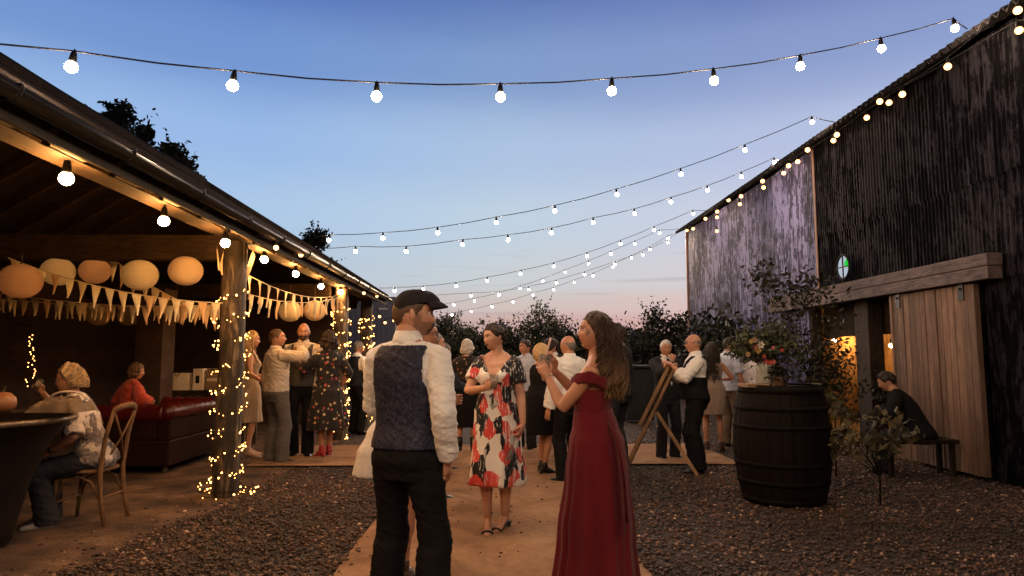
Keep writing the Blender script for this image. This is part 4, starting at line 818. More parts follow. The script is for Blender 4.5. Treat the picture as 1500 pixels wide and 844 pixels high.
T = [at(x+random.uniform(-5,5), y+random.uniform(-5,5), 7.6) for x, y in ((1200,575),(1207,590),(1228,586),(1238,600),(1250,612),(1215,600))]
stem_plant('broad_leaf_shrub', 'arching pale leaved branch just behind the right side of the barrel', gnd(1225,700), T, .050, 12, 'leaf3', (.055,.055,.04), .42)
T = [at(1040+random.uniform(-34,50), random.uniform(465,545), random.uniform(14,17)) for k in range(40)]
stem_plant('wall_bush', 'dark bush growing against the base of the silver barn wall', gnd(1045,600), T, .07, 50, 'leaf', (.25,.2,.2))
T = [at(1310+random.uniform(-35,20), random.uniform(560,580), random.uniform(9.6,10.2)) for k in range(10)]
stem_plant('potted_plant', 'small dark plant in the doorway beside the seated guest', gnd(1300,655), T, .04, 26, 'leaf2', (.1,.1,.08))
# bulbs in the barn room
for px, py, lb in ((1222,498,'bare bulb glowing behind the vine in the barn room'),(1306,506,'bare bulb glowing by the edge of the sliding door in the barn room')):
    p = onX(px, py, 8.0); r = empty('room_bulb', p, lb, 'light bulb'); b = bpy.data.objects.new('bulb', bulb_meshes('x', M['bulb_inside'])[1]); COL.objects.link(b); b.parent = r; b.location = (0,0,.08)
    h = bpy.data.objects.new('lamp_holder', BM['bulb'][0]); COL.objects.link(h); h.parent = r; h.location = (0,0,.08); mb = MB(); mb.tube([p+V((0,0,.13)), (p.x,p.y,3.0)], .004, 5); mb.build('flex', M['cable'], r)
# bench at the door
root = empty('door_bench', (5.2, 8.45, 0), 'dark low bench by the sliding barn door', 'bench'); g = MB(); g.box((4.75,8.25,.40),(5.65,8.6,.45)); g.build('seat', M['board'], root, bevel=.006)
for x in (4.82,5.58):
    for y in (8.3,8.55): g = MB(); g.box((x-.025,y-.025,0),(x+.025,y+.025,.40)); g.build('leg', M['board'], root)
# ================================================================== PEOPLE
DG = lambda: bpy.context.evaluated_depsgraph_get()
def remesh(mb, voxel, smooth=4):
    me = mb.mesh('tmp', [], True); ob = bpy.data.objects.new('tmp', me); COL.objects.link(ob)
    r = ob.modifiers.new('r','REMESH'); r.mode = 'VOXEL'; r.voxel_size = voxel; r.use_smooth_shade = True
    if smooth: sm_ = ob.modifiers.new('s','SMOOTH'); sm_.factor = .5; sm_.iterations = smooth
    ev = ob.evaluated_get(DG()); m2 = ev.to_mesh(); vs = np.empty(len(m2.vertices)*3); m2.vertices.foreach_get('co', vs); vs = vs.reshape(-1,3)
    nr = np.empty(len(m2.vertices)*3); m2.vertices.foreach_get('normal', nr); fs = [tuple(p.vertices) for p in m2.polygons]
    ev.to_mesh_clear(); bpy.data.objects.remove(ob); bpy.data.meshes.remove(me); return vs, nr.reshape(-1,3), fs
def skin(name, c): 
    m, nt, b, o = newmat(name); v = coord(nt); n = tnoise(nt, v, 14, 4)
    at_ = nt.nodes.new('ShaderNodeAttribute'); at_.attribute_name = 'tint'
    nt.links.new(mixc(nt, at_.outputs['Alpha'], ramp_out(nt, n, (.3, c), (.7, (c[0]*.88, c[1]*.78, c[2]*.75))), at_.outputs['Color']), b.inputs['Base Color']); b.inputs['Roughness'].default_value = .48; b.inputs['Subsurface Weight'].default_value = .12
    b.inputs['Subsurface Radius'].default_value = (.01,.004,.002); b.inputs['Subsurface Scale'].default_value = .6; return m
def cloth(name, c, c2=None, rough=.85, bs=220, sheen=.15, scale=9, bmp=.25, bd=.002, st=(1,1,1)): return pmat(name, c, c2 or tuple(v*.85 for v in c), scale=scale, stretch=st, rough=rough, bmp=bmp, bscale=bs, bdist=bd, sheen=sheen, spec=.3, detail=6)
def hairmat(name, c, c2, zs=None):
    m, nt, b, o = newmat(name); n = tnoise(nt, coord(nt, (1,1,.25)), 45, 4, .7); nt.links.new(ramp_out(nt, n, (.35,c), (.65,c2)), b.inputs['Base Color']); b.inputs['Roughness'].default_value = .55; b.inputs['Specular IOR Level'].default_value = .35; bump(nt, b, n, .9, .008)
    if zs:
        g = nt.nodes.new('ShaderNodeSeparateXYZ'); tcn = nt.nodes.new('ShaderNodeTexCoord'); nt.links.new(tcn.outputs['Object'], g.inputs[0]); mr = nt.nodes.new('ShaderNodeMapRange'); mr.inputs['From Min'].default_value = zs[0]; mr.inputs['From Max'].default_value = zs[1]; nt.links.new(g.outputs[2], mr.inputs[0])
        nt.links.new(mixc(nt, mr.outputs[0], ramp_out(nt, n, (.35,zs[2]), (.65,zs[3])), ramp_out(nt, n, (.35,c), (.65,c2))), b.inputs['Base Color'])
    return m
SK = [skin('skin_fair', (.56,.31,.21)), skin('skin_tan', (.46,.235,.145)), skin('skin_warm', (.52,.265,.165))]
LIP = pmat('lips', (.36,.10,.09), bmp=0, rough=.4); EYEW = pmat('eye_white', (.75,.72,.68), bmp=0, rough=.2); IRIS = pmat('iris', (.02,.014,.01), bmp=0, rough=.1); TEETH = pmat('teeth', (.7,.66,.58), bmp=0, rough=.3)
def rot(yaw, pitch=0, roll=0): return (Matrix.Rotation(math.radians(-yaw), 4, 'Z') @ Matrix.Rotation(math.radians(pitch), 4, 'X') @ Matrix.Rotation(math.radians(roll), 4, 'Y')).to_3x3()
def lerp_tab(tab, x):
    if x <= tab[0][0]: return tab[0][1:]
    for a, b in zip(tab, tab[1:]):
        if x <= b[0]: t = (x-a[0])/(b[0]-a[0]); t = t*t*(3-2*t); return tuple(u+(w-u)*t for u, w in zip(a[1:], b[1:]))
    return tab[-1][1:]
TORSO_M = [(.84,.135,.095,-.01),(.90,.168,.115,-.012),(.97,.165,.112,-.008),(1.08,.146,.104,.0),(1.20,.155,.110,.002),(1.32,.178,.116,.0),(1.40,.176,.102,-.010),(1.455,.135,.075,-.018),(1.50,.066,.060,-.016),(1.56,.056,.056,-.008)]
TORSO_F = [(.84,.135,.100,-.01),(.90,.176,.120,-.014),(.97,.168,.112,-.010),(1.09,.124,.092,.0),(1.20,.134,.095,.004),(1.30,.152,.102,.006),(1.39,.150,.088,-.006),(1.445,.115,.066,-.014),(1.49,.055,.050,-.014),(1.55,.047,.047,-.006)]
def head_surface(th, ph, fem, a=.076, b=.098, c=.116):
    """th from top, ph azimuth from the front; returns head-local point"""
    x, y, z = math.sin(th)*math.sin(ph), math.sin(th)*math.cos(ph), math.cos(th)
    X, Y, Z = a*x, b*y, c*z
    if z < 0:
        t = -z; sn = max(math.sin(th), 1e-4); X *= sn**-.16*(1-.30*t*t)
        if y > 0: Y *= (sn**-.42)*(1-.12*t*t); Y += .008*t
        else: Y *= 1-.34*t*t
    else: X *= 1+.03*z; Y -= .006*z
    if y < 0: Y *= 1.03
    if y > .15:
        G = lambda cx, cz, sx, sz: math.exp(-((X-cx)/sx)**2-((Z-cz)/sz)**2)
        k = .78 if fem else .95; d = .009*G(0,.050,.048,.030)
        d += .019*k*G(0,-.030,.0115,.013)+.0105*k*G(0,-.012,.0075,.017)+.006*k*(G(.011,-.034,.007,.008)+G(-.011,-.034,.007,.008))
        d += (.004 if fem else .007)*G(0,.026,.05,.010); d -= .011*(G(.031,.006,.015,.011)+G(-.031,.006,.015,.011))
        d += .0075*G(0,-.056,.017,.006)+.0075*G(0,-.069,.015,.006)-.004*G(0,-.0625,.022,.0025)-.004*G(0,-.081,.02,.007); d += .009*G(0,-.100,.022,.012)
        d += .005*(G(.040,-.026,.02,.02)+G(-.040,-.026,.02,.02)); Y += d*min(1, (y-.15)/.25)
    return V((X, Y, Z))
HAIRLINE = {
 'short': [(0,.60),(35,.58),(55,.42),(72,.12),(84,-.12),(98,.0),(112,.0),(135,-.42),(180,-.60)],
 'bob':   [(0,.46),(30,.42),(50,.20),(66,-.50),(90,-.85),(180,-.92)],
 'long':  [(0,.64),(30,.58),(52,.38),(70,.08),(84,-.35),(98,-.80),(180,-.93)],
 'updo':  [(0,.60),(35,.56),(55,.34),(75,.02),(92,-.05),(115,-.25),(150,-.55),(180,-.6)],
 'ring':  [(0,9),(66,9),(76,.05),(86,-.10),(100,.0),(115,-.02),(135,-.42),(180,-.58)],
 'buzz':  [(0,.60),(35,.62),(55,.42),(72,.15),(84,-.05),(98,.0),(112,.0),(135,-.4),(180,-.55)]}
class Person:
    def __init__(s, label, xy, face, H=1.75, fem=False, fat=1.0, belly=0., lean=(0,0), twist=0, head=(0,0,0), sk=0, armR=None, armL=None, footR=None, footL=None, heel=0., seat=None, cover=(.93,.93,.9), vox=.012, group='wedding guests in the yard', hscale=1.0, z=0.0, headoff=(0,0)):
        s.k = k = H/1.75; s.fem = fem; s.fat = fat; s.belly = belly; s.lean = lean; s.twist = math.radians(twist); s.vox = vox; s.sk = SK[sk]; s.cover = cover; s.hs = hscale; s.heel = heel
        s.root = empty('person', (xy[0], xy[1], z), label, 'person', group, rz=-math.radians(face))
        s.tab = TORSO_F if fem else TORSO_M; s.zp = .95*k; s.zs = 1.43*k; s.seat = seat; s.dz = (seat-.845*k) if seat is not None else heel
        sx = (.152 if fem else .186)*(1+(fat-1)*.5); s.arm_r = (.88 if fem else 1.0)*(.5+.5*fat)*k
        s.J = {}
        for side, nm, arm, ft in ((1,'R',armR,footR), (-1,'L',armL,footL)):
            sh = s.T((sx*side*k, -.012*k, (1.392 if fem else 1.402)*k)); wr, pole, hd = (None, None, {})
            if arm is None: arm = ((.29*side, .05, .83), (.3*side,-1,0), {})
            wr = V((arm[0][0], arm[0][1], arm[0][2])); pole = V(arm[1]); hd = arm[2] if len(arm) > 2 else {}
            wr, el = s.ik(sh, wr, .285*k, .255*k, pole)
            s.J['sh'+nm], s.J['el'+nm], s.J['wr'+nm], s.J['hand'+nm] = sh, el, wr, hd
            hip = s.T((.092*side*k, -.005*k, .90*k)); f = ft if ft is not None else (.105*side, 0)
            an = V((f[0], f[1], (.085*k if len(f) < 3 else f[2])+heel)); fy = f[3] if len(f) > 3 else 12*side
            an, kn = s.ik(hip, an, .425*k, .405*k, V((.12*side, 1, .0)))
            s.J['hip'+nm], s.J['kn'+nm], s.J['an'+nm], s.J['fy'+nm] = hip, kn, an, fy
        hy, hp, hr = head; s.HR = Matrix.Rotation(s.twist*-1, 3, 'Z') @ rot(hy, hp, hr)
        nb = s.T((0,-.012*k,1.535*k)); s.nb = nb; s.hc = nb + s.HR @ V((0,.022*k,.098*k)) + V((headoff[0], headoff[1], 0))
    def T(s, p):
        k = s.k; x, y, z = p; t = min(max((z-s.zp)/(s.zs-s.zp), 0), 1.35); a = -s.twist*min(t, 1)
        x, y = x*math.cos(a)-y*math.sin(a), x*math.sin(a)+y*math.cos(a)
        return V((x+s.lean[0]*t, y+s.lean[1]*t**1.15, z+s.dz-.35*abs(s.lean[1])*t*abs(s.lean[1])))
    def ik(s, a, b, l1, l2, pole):
        d = b-a; L = d.length
        if L > (l1+l2)*.995: d = d.normalized()*(l1+l2)*.995; b = a+d; L = d.length
        u = d.normalized(); x = (l1*l1-l2*l2+L*L)/(2*L); h = math.sqrt(max(l1*l1-x*x, 0)); w = pole-u*pole.dot(u)
        w = w.normalized() if w.length > 1e-5 else V((0,-1,0)); return b, a+u*x+w*h
    def torso(s, mb, z0, z1, off=0., sc=1., n=28, bust=True, caps=True, belly=True):
        k = s.k; zz = [z0+(z1-z0)*i/22 for i in range(23)]; vs = []
        for z in zz:
            hw, hd, yo = lerp_tab(s.tab, z); body = 1 if z > 1.46 else s.fat
            hw *= body if z < 1.42 else 1+(body-1)*.4; hd *= 1+(body-1)*1.3; bl = s.belly*math.exp(-((z-1.08)/.11)**2)
            for i in range(n):
                a = 2*math.pi*i/n; c, sn = math.cos(a), math.sin(a); e = 2/2.35
                x = (hw*sc+off)*math.copysign(abs(c)**e, c); y = (hd*sc+off)*math.copysign(abs(sn)**e, sn)
                if sn > 0: y += bl*sn**2*(1-.3*abs(c))
                if s.fem and bust and sn > 0: y += .040*(s.fat**1.5)*(math.exp(-((x-.068)/.055)**2)+math.exp(-((x+.068)/.055)**2))*math.exp(-((z-1.275)/.062)**2)*sn
                if sn < 0: y -= .022*math.exp(-((z-.90)/.07)**2)*(1.25 if s.fem else 1)*abs(sn)*min(1,abs(c)*1.8+.35)
                vs.append(s.T((x*k, (y+yo)*k, z*k)))
        N = len(zz); fs = [(i*n+j, i*n+(j+1)%n, (i+1)*n+(j+1)%n, (i+1)*n+j) for i in range(N-1) for j in range(n)]
        if caps: fs += [tuple(range(n))[::-1], tuple((N-1)*n+j for j in range(n))]
        mb.add(vs, fs)
    def arm(s, mb, nm, upto=2., off=0., sc=1., loose=0., start=.45):
        J = s.J; sh, el, wr = J['sh'+nm], J['el'+nm], J['wr'+nm]; r = s.arm_r; inner = s.T((0, -.012*s.k, 1.385*s.k)).lerp(sh, start)
        pts = [inner, sh+(sh-inner)*.08]; rr = [.056*r, .057*r]
        segs = [(.35,.054),(.7,.048),(1.,.043),(1.15,.043),(1.35,.0425),(1.65,.036),(2.,.028)]
        for t, q in segs:
            if t > upto+1e-6: break
            pts.append(sh.lerp(el, t) if t <= 1 else el.lerp(wr, t-1)); rr.append(q*r+loose*(.4+.6*min(t,1)))
        if upto not in [t for t, q in segs] and upto < 2: pts.append(sh.lerp(el, upto) if upto <= 1 else el.lerp(wr, upto-1)); rr.append(rr[-1])
        mb.tube(pts, [q*sc+off for q in rr], 14)
    def leg(s, mb, nm, off=0., sc=1., upto=2., straight=0., hem=None):
        J = s.J; hip, kn, an = J['hip'+nm], J['kn'+nm], J['an'+nm]; r = s.k*(.5+.5*s.fat)*(1.02 if s.fem else 1.); side = 1 if nm == 'R' else -1
        segs = [(0,.094),(.3,.086),(.65,.069),(1.,.055),(1.12,.053),(1.35,.056),(1.6,.046),(1.85,.037),(2.,.037)]
        pts = [hip+V((0,0,.03))]; rr = [.092*r]
        for t, q in segs:
            if t > upto: break
            p = hip.lerp(kn, t) if t <= 1 else kn.lerp(an, t-1)
            if 1.05 < t < 1.8: p = p+(V((0,-.014,0)) if s.seat is None else V((0,-.008,0)))
            pts.append(p); rr.append(max(q*r, straight*(.6+.4*min(1,t)) if t > .6 else 0))
        if hem: pts.append(an+V((0,0,-hem))); rr.append(rr[-1]*1.02)
        mb.tube(pts, [q*sc+off for q in rr], 16)
    def foot(s, mb, nm, off=0., mat=0, up=0.):
        an = s.J['an'+nm]; k = s.k; R_ = rot(s.J['fy'+nm]); h = s.heel; z0 = an.z-.085*k-h
        P = lambda x, y, z: V((an.x, an.y, z0))+R_ @ V((x*k, y*k, z*k))
        H = h/k
        pts = [P(0,-.062,.038+H), P(0,-.03,.045+H), P(0,.03,.045+H*.75), P(0,.085,.034+H*.25), P(0,.135,.026), P(0,.175,.02), P(0,.195,.016)]
        mb.tube(pts, [((.022+off)*k,(.022+off)*k), ((.031+off)*k,(.038+off)*k), ((.033+off)*k,(.040+off)*k), ((.040+off)*k,(.030+off)*k), ((.043+off)*k,(.022+off)*k), ((.034+off)*k,(.016+off)*k), ((.015+off)*k,(.010+off)*k)], 12, mat=mat, side=R_ @ V((1,0,0)))
        mb.tube([an+V((0,0,.05*k)), an, P(0,-.012,.05+H)], [.037*k+off,.037*k+off,.034*k+off], 10, mat=mat)
    def hand(s, mb, nm):
        J = s.J; hd = J['hand'+nm]; side = 1 if nm == 'R' else -1; k = s.k*(.93 if s.fem else 1.0)*hd.get('scale', 1.); el, wr = J['el'+nm], J['wr'+nm]
        d = V(hd['dir']).normalized() if 'dir' in hd else (wr-el).normalized(); n = V(hd['palm']) if 'palm' in hd else V((-side, .2, 0)); n = (n-d*n.dot(d)).normalized(); l = d.cross(n)*side  # l points to the thumb side
        curl = hd.get('curl', .35); P = lambda a, b, c: wr+d*(a*k)+l*(b*k)+n*(c*k)
        s.J['palm'+nm] = P(.085, .005, .03)
        mb.tube([wr-d*.03*k, P(0,0,0), P(.03,.0,0), P(.065,.0,0), P(.092,0,.002)], [(.024*k,.019*k),(.026*k,.018*k),(.036*k,.017*k),(.041*k,.015*k),(.037*k,.011*k)], 12, side=l)
        for j, (b, L) in enumerate(((.030,.068),(.010,.077),(-.010,.071),(-.029,.056))):
            p = P(.082,b,0); dd = (d+l*(b*1.2)).normalized(); pts = [p]; ang = 0; c_ = curl*(1+.14*j)
            for seg, q in enumerate((.46,.30,.24)):
                ang += c_*(.7,1.0,.75)[seg]; pts.append(pts[-1]+(dd*math.cos(ang)+n*math.sin(ang))*(L*q*k))
            mb.tube(pts, [.0096*k,.0088*k,.0080*k,.0062*k], 8)
        p = P(.022,.026,.006); dd = (d*.66+l*.66+n*hd.get('thumb',.35)).normalized(); q = p+dd*.038*k; dd2 = (d*.85+l*.15+n*(hd.get('thumb',.35)+.25)).normalized(); mb.tube([p-dd*.01, p, q, q+dd2*.028*k, q+dd2*.046*k], [.014*k,.0135*k,.0105*k,.0095*k,.007*k], 8)
    def head(s, mb, beard=None, mouth=0, brow=1, hcol=None):
        k = s.k*s.hs*(.97 if s.fem else 1.0); nr, nc = 52, 64; vs = []; fs = []; ms = []; L = []
        for i in range(nr+1):
            th = math.pi*min(max(i/nr, .003), .997)
            for j in range(nc): ph = 2*math.pi*j/nc; ph = ph-.35*math.sin(ph)*.9; p = head_surface(th, ph, s.fem); L.append(p); vs.append(s.hc+s.HR @ (p*k))
        for i in range(nr):
            for j in range(nc): fs.append((i*nc+j, (i+1)*nc+j, (i+1)*nc+(j+1)%nc, i*nc+(j+1)%nc)); ms.append(0)
        s.tint = {}; B0 = mb.n; hc_ = hcol or (.03,.018,.012)
        for q, c in enumerate(L):
            ax = abs(c.x); col = None; a = 0
            if c.y > .03:
                ll = math.exp(-(ax/.021)**4-((c.z+.0625)/(.0105-.12*ax))**4); 
                if ll > .05: col, a = (.27,.04,.045) if s.fem else (.34,.11,.09), ll*(.95 if s.fem else .6)
                if brow and .006 < ax < .052: bb = math.exp(-((c.z-(.0265-.12*max(0,ax-.028)))/.0052)**2)*sstep(.006,.012,ax)*sstep(.052,.042,ax); col, a = (hc_, bb*.85) if bb > a else (col, a)
                es = (.62 if s.fem else .4)*math.exp(-((ax-.032)/.019)**2-((c.z-.010)/.0105)**2); col, a = ((.10,.045,.03), es) if es > a else (col, a)
                ck = .28*math.exp(-((ax-.045)/.018)**2-((c.z+.028)/.018)**2); col, a = ((.52,.17,.13), ck) if ck > a else (col, a)
            if beard:
                w_ = sstep(-.030-.1*max(0,.03-ax), -.048, c.z)*sstep(.0,.02,c.y)*(1-math.exp(-(ax/.013)**4-((c.z+.0625)/.009)**4)); w_ = max(w_, sstep(.046,.056,ax)*sstep(.012,-.012,c.z)*sstep(-.004,.006,c.y)*sstep(.046,.034,c.y))
                if w_*beard > a: col, a = hc_, w_*beard
            if col is not None: s.tint[B0+q] = tuple(col)+(a,)
        b = mb.n; mb.v.extend([tuple(p) for p in vs]); mb.n += len(vs); mb.f.extend([tuple(q+b for q in f) for f in fs]); mb.m.extend(ms)
        W_ = lambda x, y, z: s.hc+s.HR @ V((x*k, y*k, z*k))
        for sd in (-1, 1):
            mb.ell(W_(sd*.0755,-.006,-.004), (.009*k,.019*k,.031*k), 10, 8, 0, s.HR @ rot(sd*-18)); mb.ell(W_(sd*.0315,.0775,.006), (.0135*k,.0118*k,.0092*k), 12, 8, 3, s.HR); mb.ell(W_(sd*.0315,.0848,.006), (.0062*k,.0055*k,.0062*k), 8, 6, 4, s.HR)
            mb.ell(W_(sd*.0315,.0785,.0125), (.0155*k,.0118*k,.0055*k), 12, 6, 0, s.HR)
            if s.fem: mb.ell(W_(sd*.0320,.0865,.0112), (.0165*k,.0052*k,.0032*k), 10, 5, 2, s.HR)
        if mouth: mb.ell(W_(0,.094,-.0625), (.017*k,.010*k,.0075*mouth*k), 12, 8, 4, s.HR); mb.ell(W_(0,.0975,-.0592), (.013*k,.007*k,.0028*k), 10, 6, 5, s.HR)
    def body(s, beard=None, mouth=0, brow=1, hairm=None, legs=True, feet=True, arms=True, hcol=None):
        mb = MB(); c = s.cover; s.torso(mb, .83, 1.56, sc=c[0])
        mb.tube([s.T((0,-.014*s.k,1.46*s.k)), s.nb+V((0,0,-.01)), s.hc+s.HR @ V((0,-.018*s.k,-.045*s.k))], [(.060 if s.fem else .068)*s.k, (.050 if s.fem else .061)*s.k, (.048 if s.fem else .059)*s.k], 16)
        # trapezius
        for nm in 'RL':
            if arms: s.arm(mb, nm, sc=c[1])
            mb.tube([s.T((0,-.02*s.k,1.49*s.k)), s.T(((.07 if nm == 'R' else -.07)*s.k,-.02*s.k,1.455*s.k)), s.J['sh'+nm].lerp(s.T((0,-.02*s.k,1.43*s.k)), .25)], [.045*s.k,.045*s.k,.048*s.k], 10)
            if legs: s.leg(mb, nm, sc=c[2])
            if legs and feet: s.foot(mb, nm, -.004)
        vs, nr, fs = remesh(mb, s.vox, 5); g = MB(); g.add(vs.tolist(), fs); 
        if arms:
            for nm in 'RL': 
                if not s.J['hand'+nm].get('none'): s.hand(g, nm)
        s.head(g, beard, mouth, brow, hcol); o = g.build('body', [s.sk, LIP, hairm or IRIS, EYEW, IRIS, TEETH], s.root, smooth=True, local=True)
        ca = o.data.color_attributes.new('tint', 'FLOAT_COLOR', 'POINT'); arr = np.zeros((len(g.v), 4), dtype=np.float32)
        for q, c in s.tint.items(): arr[q] = c
        ca.data.foreach_set('color', arr.ravel()); return o
    def hull(s, name, mat, off=.014, z=(.93,1.50), arms=None, legs=None, sc=1., loose=.006, straight=0., hem=None, cut=None, fold=.006, fs_=(9,9,13), smooth=4, vox=None, bust=True, seed=0, caps=True, col=None):
        mb = MB(); 
        if z: s.torso(mb, z[0], z[1], off=off*s.k, sc=sc, bust=bust)
        for nm in (arms[1] if arms else ''):
            s.arm(mb, nm, arms[0], off=off*.8, loose=loose); sd_ = 1 if nm == 'R' else -1
            mb.tube([s.T((.03*sd_*s.k,-.02*s.k,1.475*s.k)), s.T((.085*sd_*s.k,-.02*s.k,1.447*s.k)), s.J['sh'+nm]+V((0,0,.012))], [.03*s.k+off,.036*s.k+off,.046*s.k+off*.8], 12)
        for nm in ('RL' if legs else ''): s.leg(mb, nm, off=off, upto=legs, straight=straight, hem=hem)
        vs, nr, fs = remesh(mb, vox or s.vox*.9, smooth)
        if fold:
            for i in range(len(vs)):
                p = vs[i]; w1 = mnoise.noise((p[0]*4+seed, p[1]*4, p[2]*4)); d = .45*mnoise.noise((p[0]*fs_[0]+seed, p[1]*fs_[1], p[2]*fs_[2])); r_ = 1-abs(mnoise.noise((p[0]*9+p[2]*7+w1*1.5, p[1]*9-seed, p[2]*20+p[0]*9)))*3.2; r2 = 1-abs(mnoise.noise((p[0]*16-p[2]*12+w1*2, p[1]*16+seed, p[2]*30-p[0]*14)))*3.0
                vs[i] = p+nr[i]*(fold*d+fold*.75*max(0, r_)+fold*.4*max(0, r2)-fold*.3)
        if cut is not None:
            k = s.k; keep = []
            for f in fs:
                c = vs[list(f)].mean(0); 
                if not cut(c/k if False else c): keep.append(f)
            fs = keep
        g = MB(); g.add(vs.tolist(), fs); o = g.build(name, mat, s.root, smooth=True, local=True)
        if cut is not None: sd = o.modifiers.new('thick','SOLIDIFY'); sd.thickness = .004; sd.offset = -.5
        return o
    def skirt(s, name, mat, prof, nf=9, amp=.05, seed=0, seg=96, rows=30, yoff=0, z0f=0.):
        """prof: (z, half width, half depth[, y offset])"""
        prof = sorted(prof); vs = []; k = s.k; zt, zb = prof[-1][0], prof[0][0]
        for i in range(rows+1):
            z = zt+(zb-zt)*i/rows; q = lerp_tab([p if len(p) > 3 else p+(0,) for p in prof], z); t = i/rows
            for j in range(seg):
                a = 2*math.pi*j/seg; c, sn = math.cos(a), math.sin(a)
                f = amp*t**1.1*(math.sin(nf*a+seed+2.2*math.sin(2*a+seed)+1.1*math.sin(3*a-seed)+.9*t)*(1+.8*mnoise.noise((c*2,sn*2,seed+z)))+.5*math.sin((nf*2+1)*a+seed*2.1+1.7*math.sin(a*2+1)+1.2*t))+.008*mnoise.noise((c*4, sn*4+seed, z*7))/max(q[0],.1)*.5
                e = 2/2.2; p = s.T((0,0,z)) if z > s.zp else V((0,0,z+s.heel)); 
                x = q[0]*(1+f)*math.copysign(abs(c)**e, c); y = q[1]*(1+f)*math.copysign(abs(sn)**e, sn)+q[2]
                ca_, sa_ = math.cos(-s.twist*min(max((z-s.zp)/(s.zs-s.zp),0),1)), math.sin(-s.twist*min(max((z-s.zp)/(s.zs-s.zp),0),1))
                vs.append((p.x+x*ca_-y*sa_, p.y+x*sa_+y*ca_, p.z))
        g = MB(); g.add(vs, [(i*seg+j, (i+1)*seg+j, (i+1)*seg+(j+1)%seg, i*seg+(j+1)%seg) for i in range(rows) for j in range(seg)]); o = g.build(name, mat, s.root, smooth=True, local=True)
        sd = o.modifiers.new('thick','SOLIDIFY'); sd.thickness = .003; return o
    def shoe(s, mats, kind='flat'):
        for nm in 'RL':
            g = MB(); 
            if kind == 'sandal':
                an = s.J['an'+nm]; R_ = rot(s.J['fy'+nm]); k = s.k; h = s.heel; z0 = an.z-.085*k-h; P = lambda x, y, z: V((an.x, an.y, z0))+R_ @ V((x*k, y*k, z*k)); H = h/k; sd = R_ @ V((1,0,0))
                g.tube([P(0,-.08,H+.002), P(0,-.03,H+.004), P(0,.04,H*.7), P(0,.09,.018+H*.15), P(0,.14,.006), P(0,.20,.006)], [(.026*k,.007),(.03*k,.007),(.032*k,.007),(.042*k,.008),(.045*k,.008),(.02*k,.006)], 10, side=sd)
                g.tube([P(0,-.065,H), P(0,-.062,H*.5), P(0,-.06,.0)], [(.022*k,.022*k),(.017*k,.017*k),(.02*k,.02*k)], 8)
                for (y, z, r1, r2) in ((.135,.026,.047,.026),): g.tube([P(r1*math.cos(a), y, z+r2*math.sin(a)) for a in np.linspace(-.3, math.pi+.3, 10)], .009*k, 6)
                g.tube([P(.037*math.cos(a), -.005+.038*math.sin(a), .105+H) for a in np.linspace(0, 2*math.pi, 14)], .007*k, 6)
                g.tube([P(.0,-.05,.02+H), P(0,-.055,.06+H), P(0,-.043,.105+H)], .008*k, 6)
            else:
                s.foot(g, nm, .008); an = s.J['an'+nm]
                if kind == 'boot': g.tube([an+V((0,-.005,-.01)), an+V((0,-.01,.13))], [.05*s.k,.056*s.k], 14)
                if s.heel > .01:
                    R_ = rot(s.J['fy'+nm]); p = V((an.x, an.y, 0))+R_ @ V((0,-.055*s.k,0)); z0 = an.z-.085*s.k-s.heel; g.tube([V((p.x,p.y,z0+s.heel+.03)), V((p.x,p.y,z0))], [.026*s.k,.016*s.k], 8)
            g.build('shoe', mats, s.root, smooth=True, local=True)
    def hair(s, mat, style='short', thick=.016, curl=.35, locks=None, seed=0, name='hair', bun=None):
        k = s.k*s.hs*(.97 if s.fem else 1.0); nr, nc = 46, 72; tab = HAIRLINE[style]; vs = []; ok = []
        for i in range(nr+1):
            th = math.pi*min(max(i/nr,.003),.997)
            for j in range(nc):
                ph = 2*math.pi*j/nc; az = abs((math.degrees(ph)+180) % 360-180); zn = math.cos(th); hv = zn-lerp_tab(tab, az)[0]
                if style == 'ring': hv = min(hv, .30-zn)
                p = head_surface(th, ph, s.fem); n = V((p.x/.076**2, p.y/.098**2, p.z/.116**2)).normalized(); t = min(max((hv+.03)/.28, 0), 1)**.6
                nzv = mnoise.noise((math.sin(ph)*3.1+seed, math.cos(ph)*3.1, zn*3)); st = mnoise.noise((ph*9+seed, zn*2.5, 3)); cl = mnoise.noise((p.x*38+seed, p.y*38, p.z*38))
                bulk = thick*(1+curl*1.1*nzv+.25*st+curl*cl)
                if style in ('bob','long') and zn < .2: bulk *= 1+.9*min(1, (.2-zn)*1.3)
                q = p+n*(bulk*t+(.001 if hv > -.03 else -.006)); vs.append(s.hc+s.HR @ (q*k)); ok.append(hv > -.05)
        g = MB(); fs = []
        for i in range(nr):
            for j in range(nc):
                f = (i*nc+j, (i+1)*nc+j, (i+1)*nc+(j+1)%nc, i*nc+(j+1)%nc)
                if sum(ok[q] for q in f) >= 3: fs.append(f)
        g.add(vs, fs)
        rs = random.Random(seed)
        if bun: 
            for q in range(9): g.ell(s.hc+s.HR @ (V((bun[0]+rs.uniform(-.02,.02), bun[1]+rs.uniform(-.02,.015), bun[2]+rs.uniform(-.025,.025)))*k), (bun[3]*.7*k,)*3, 10, 8)
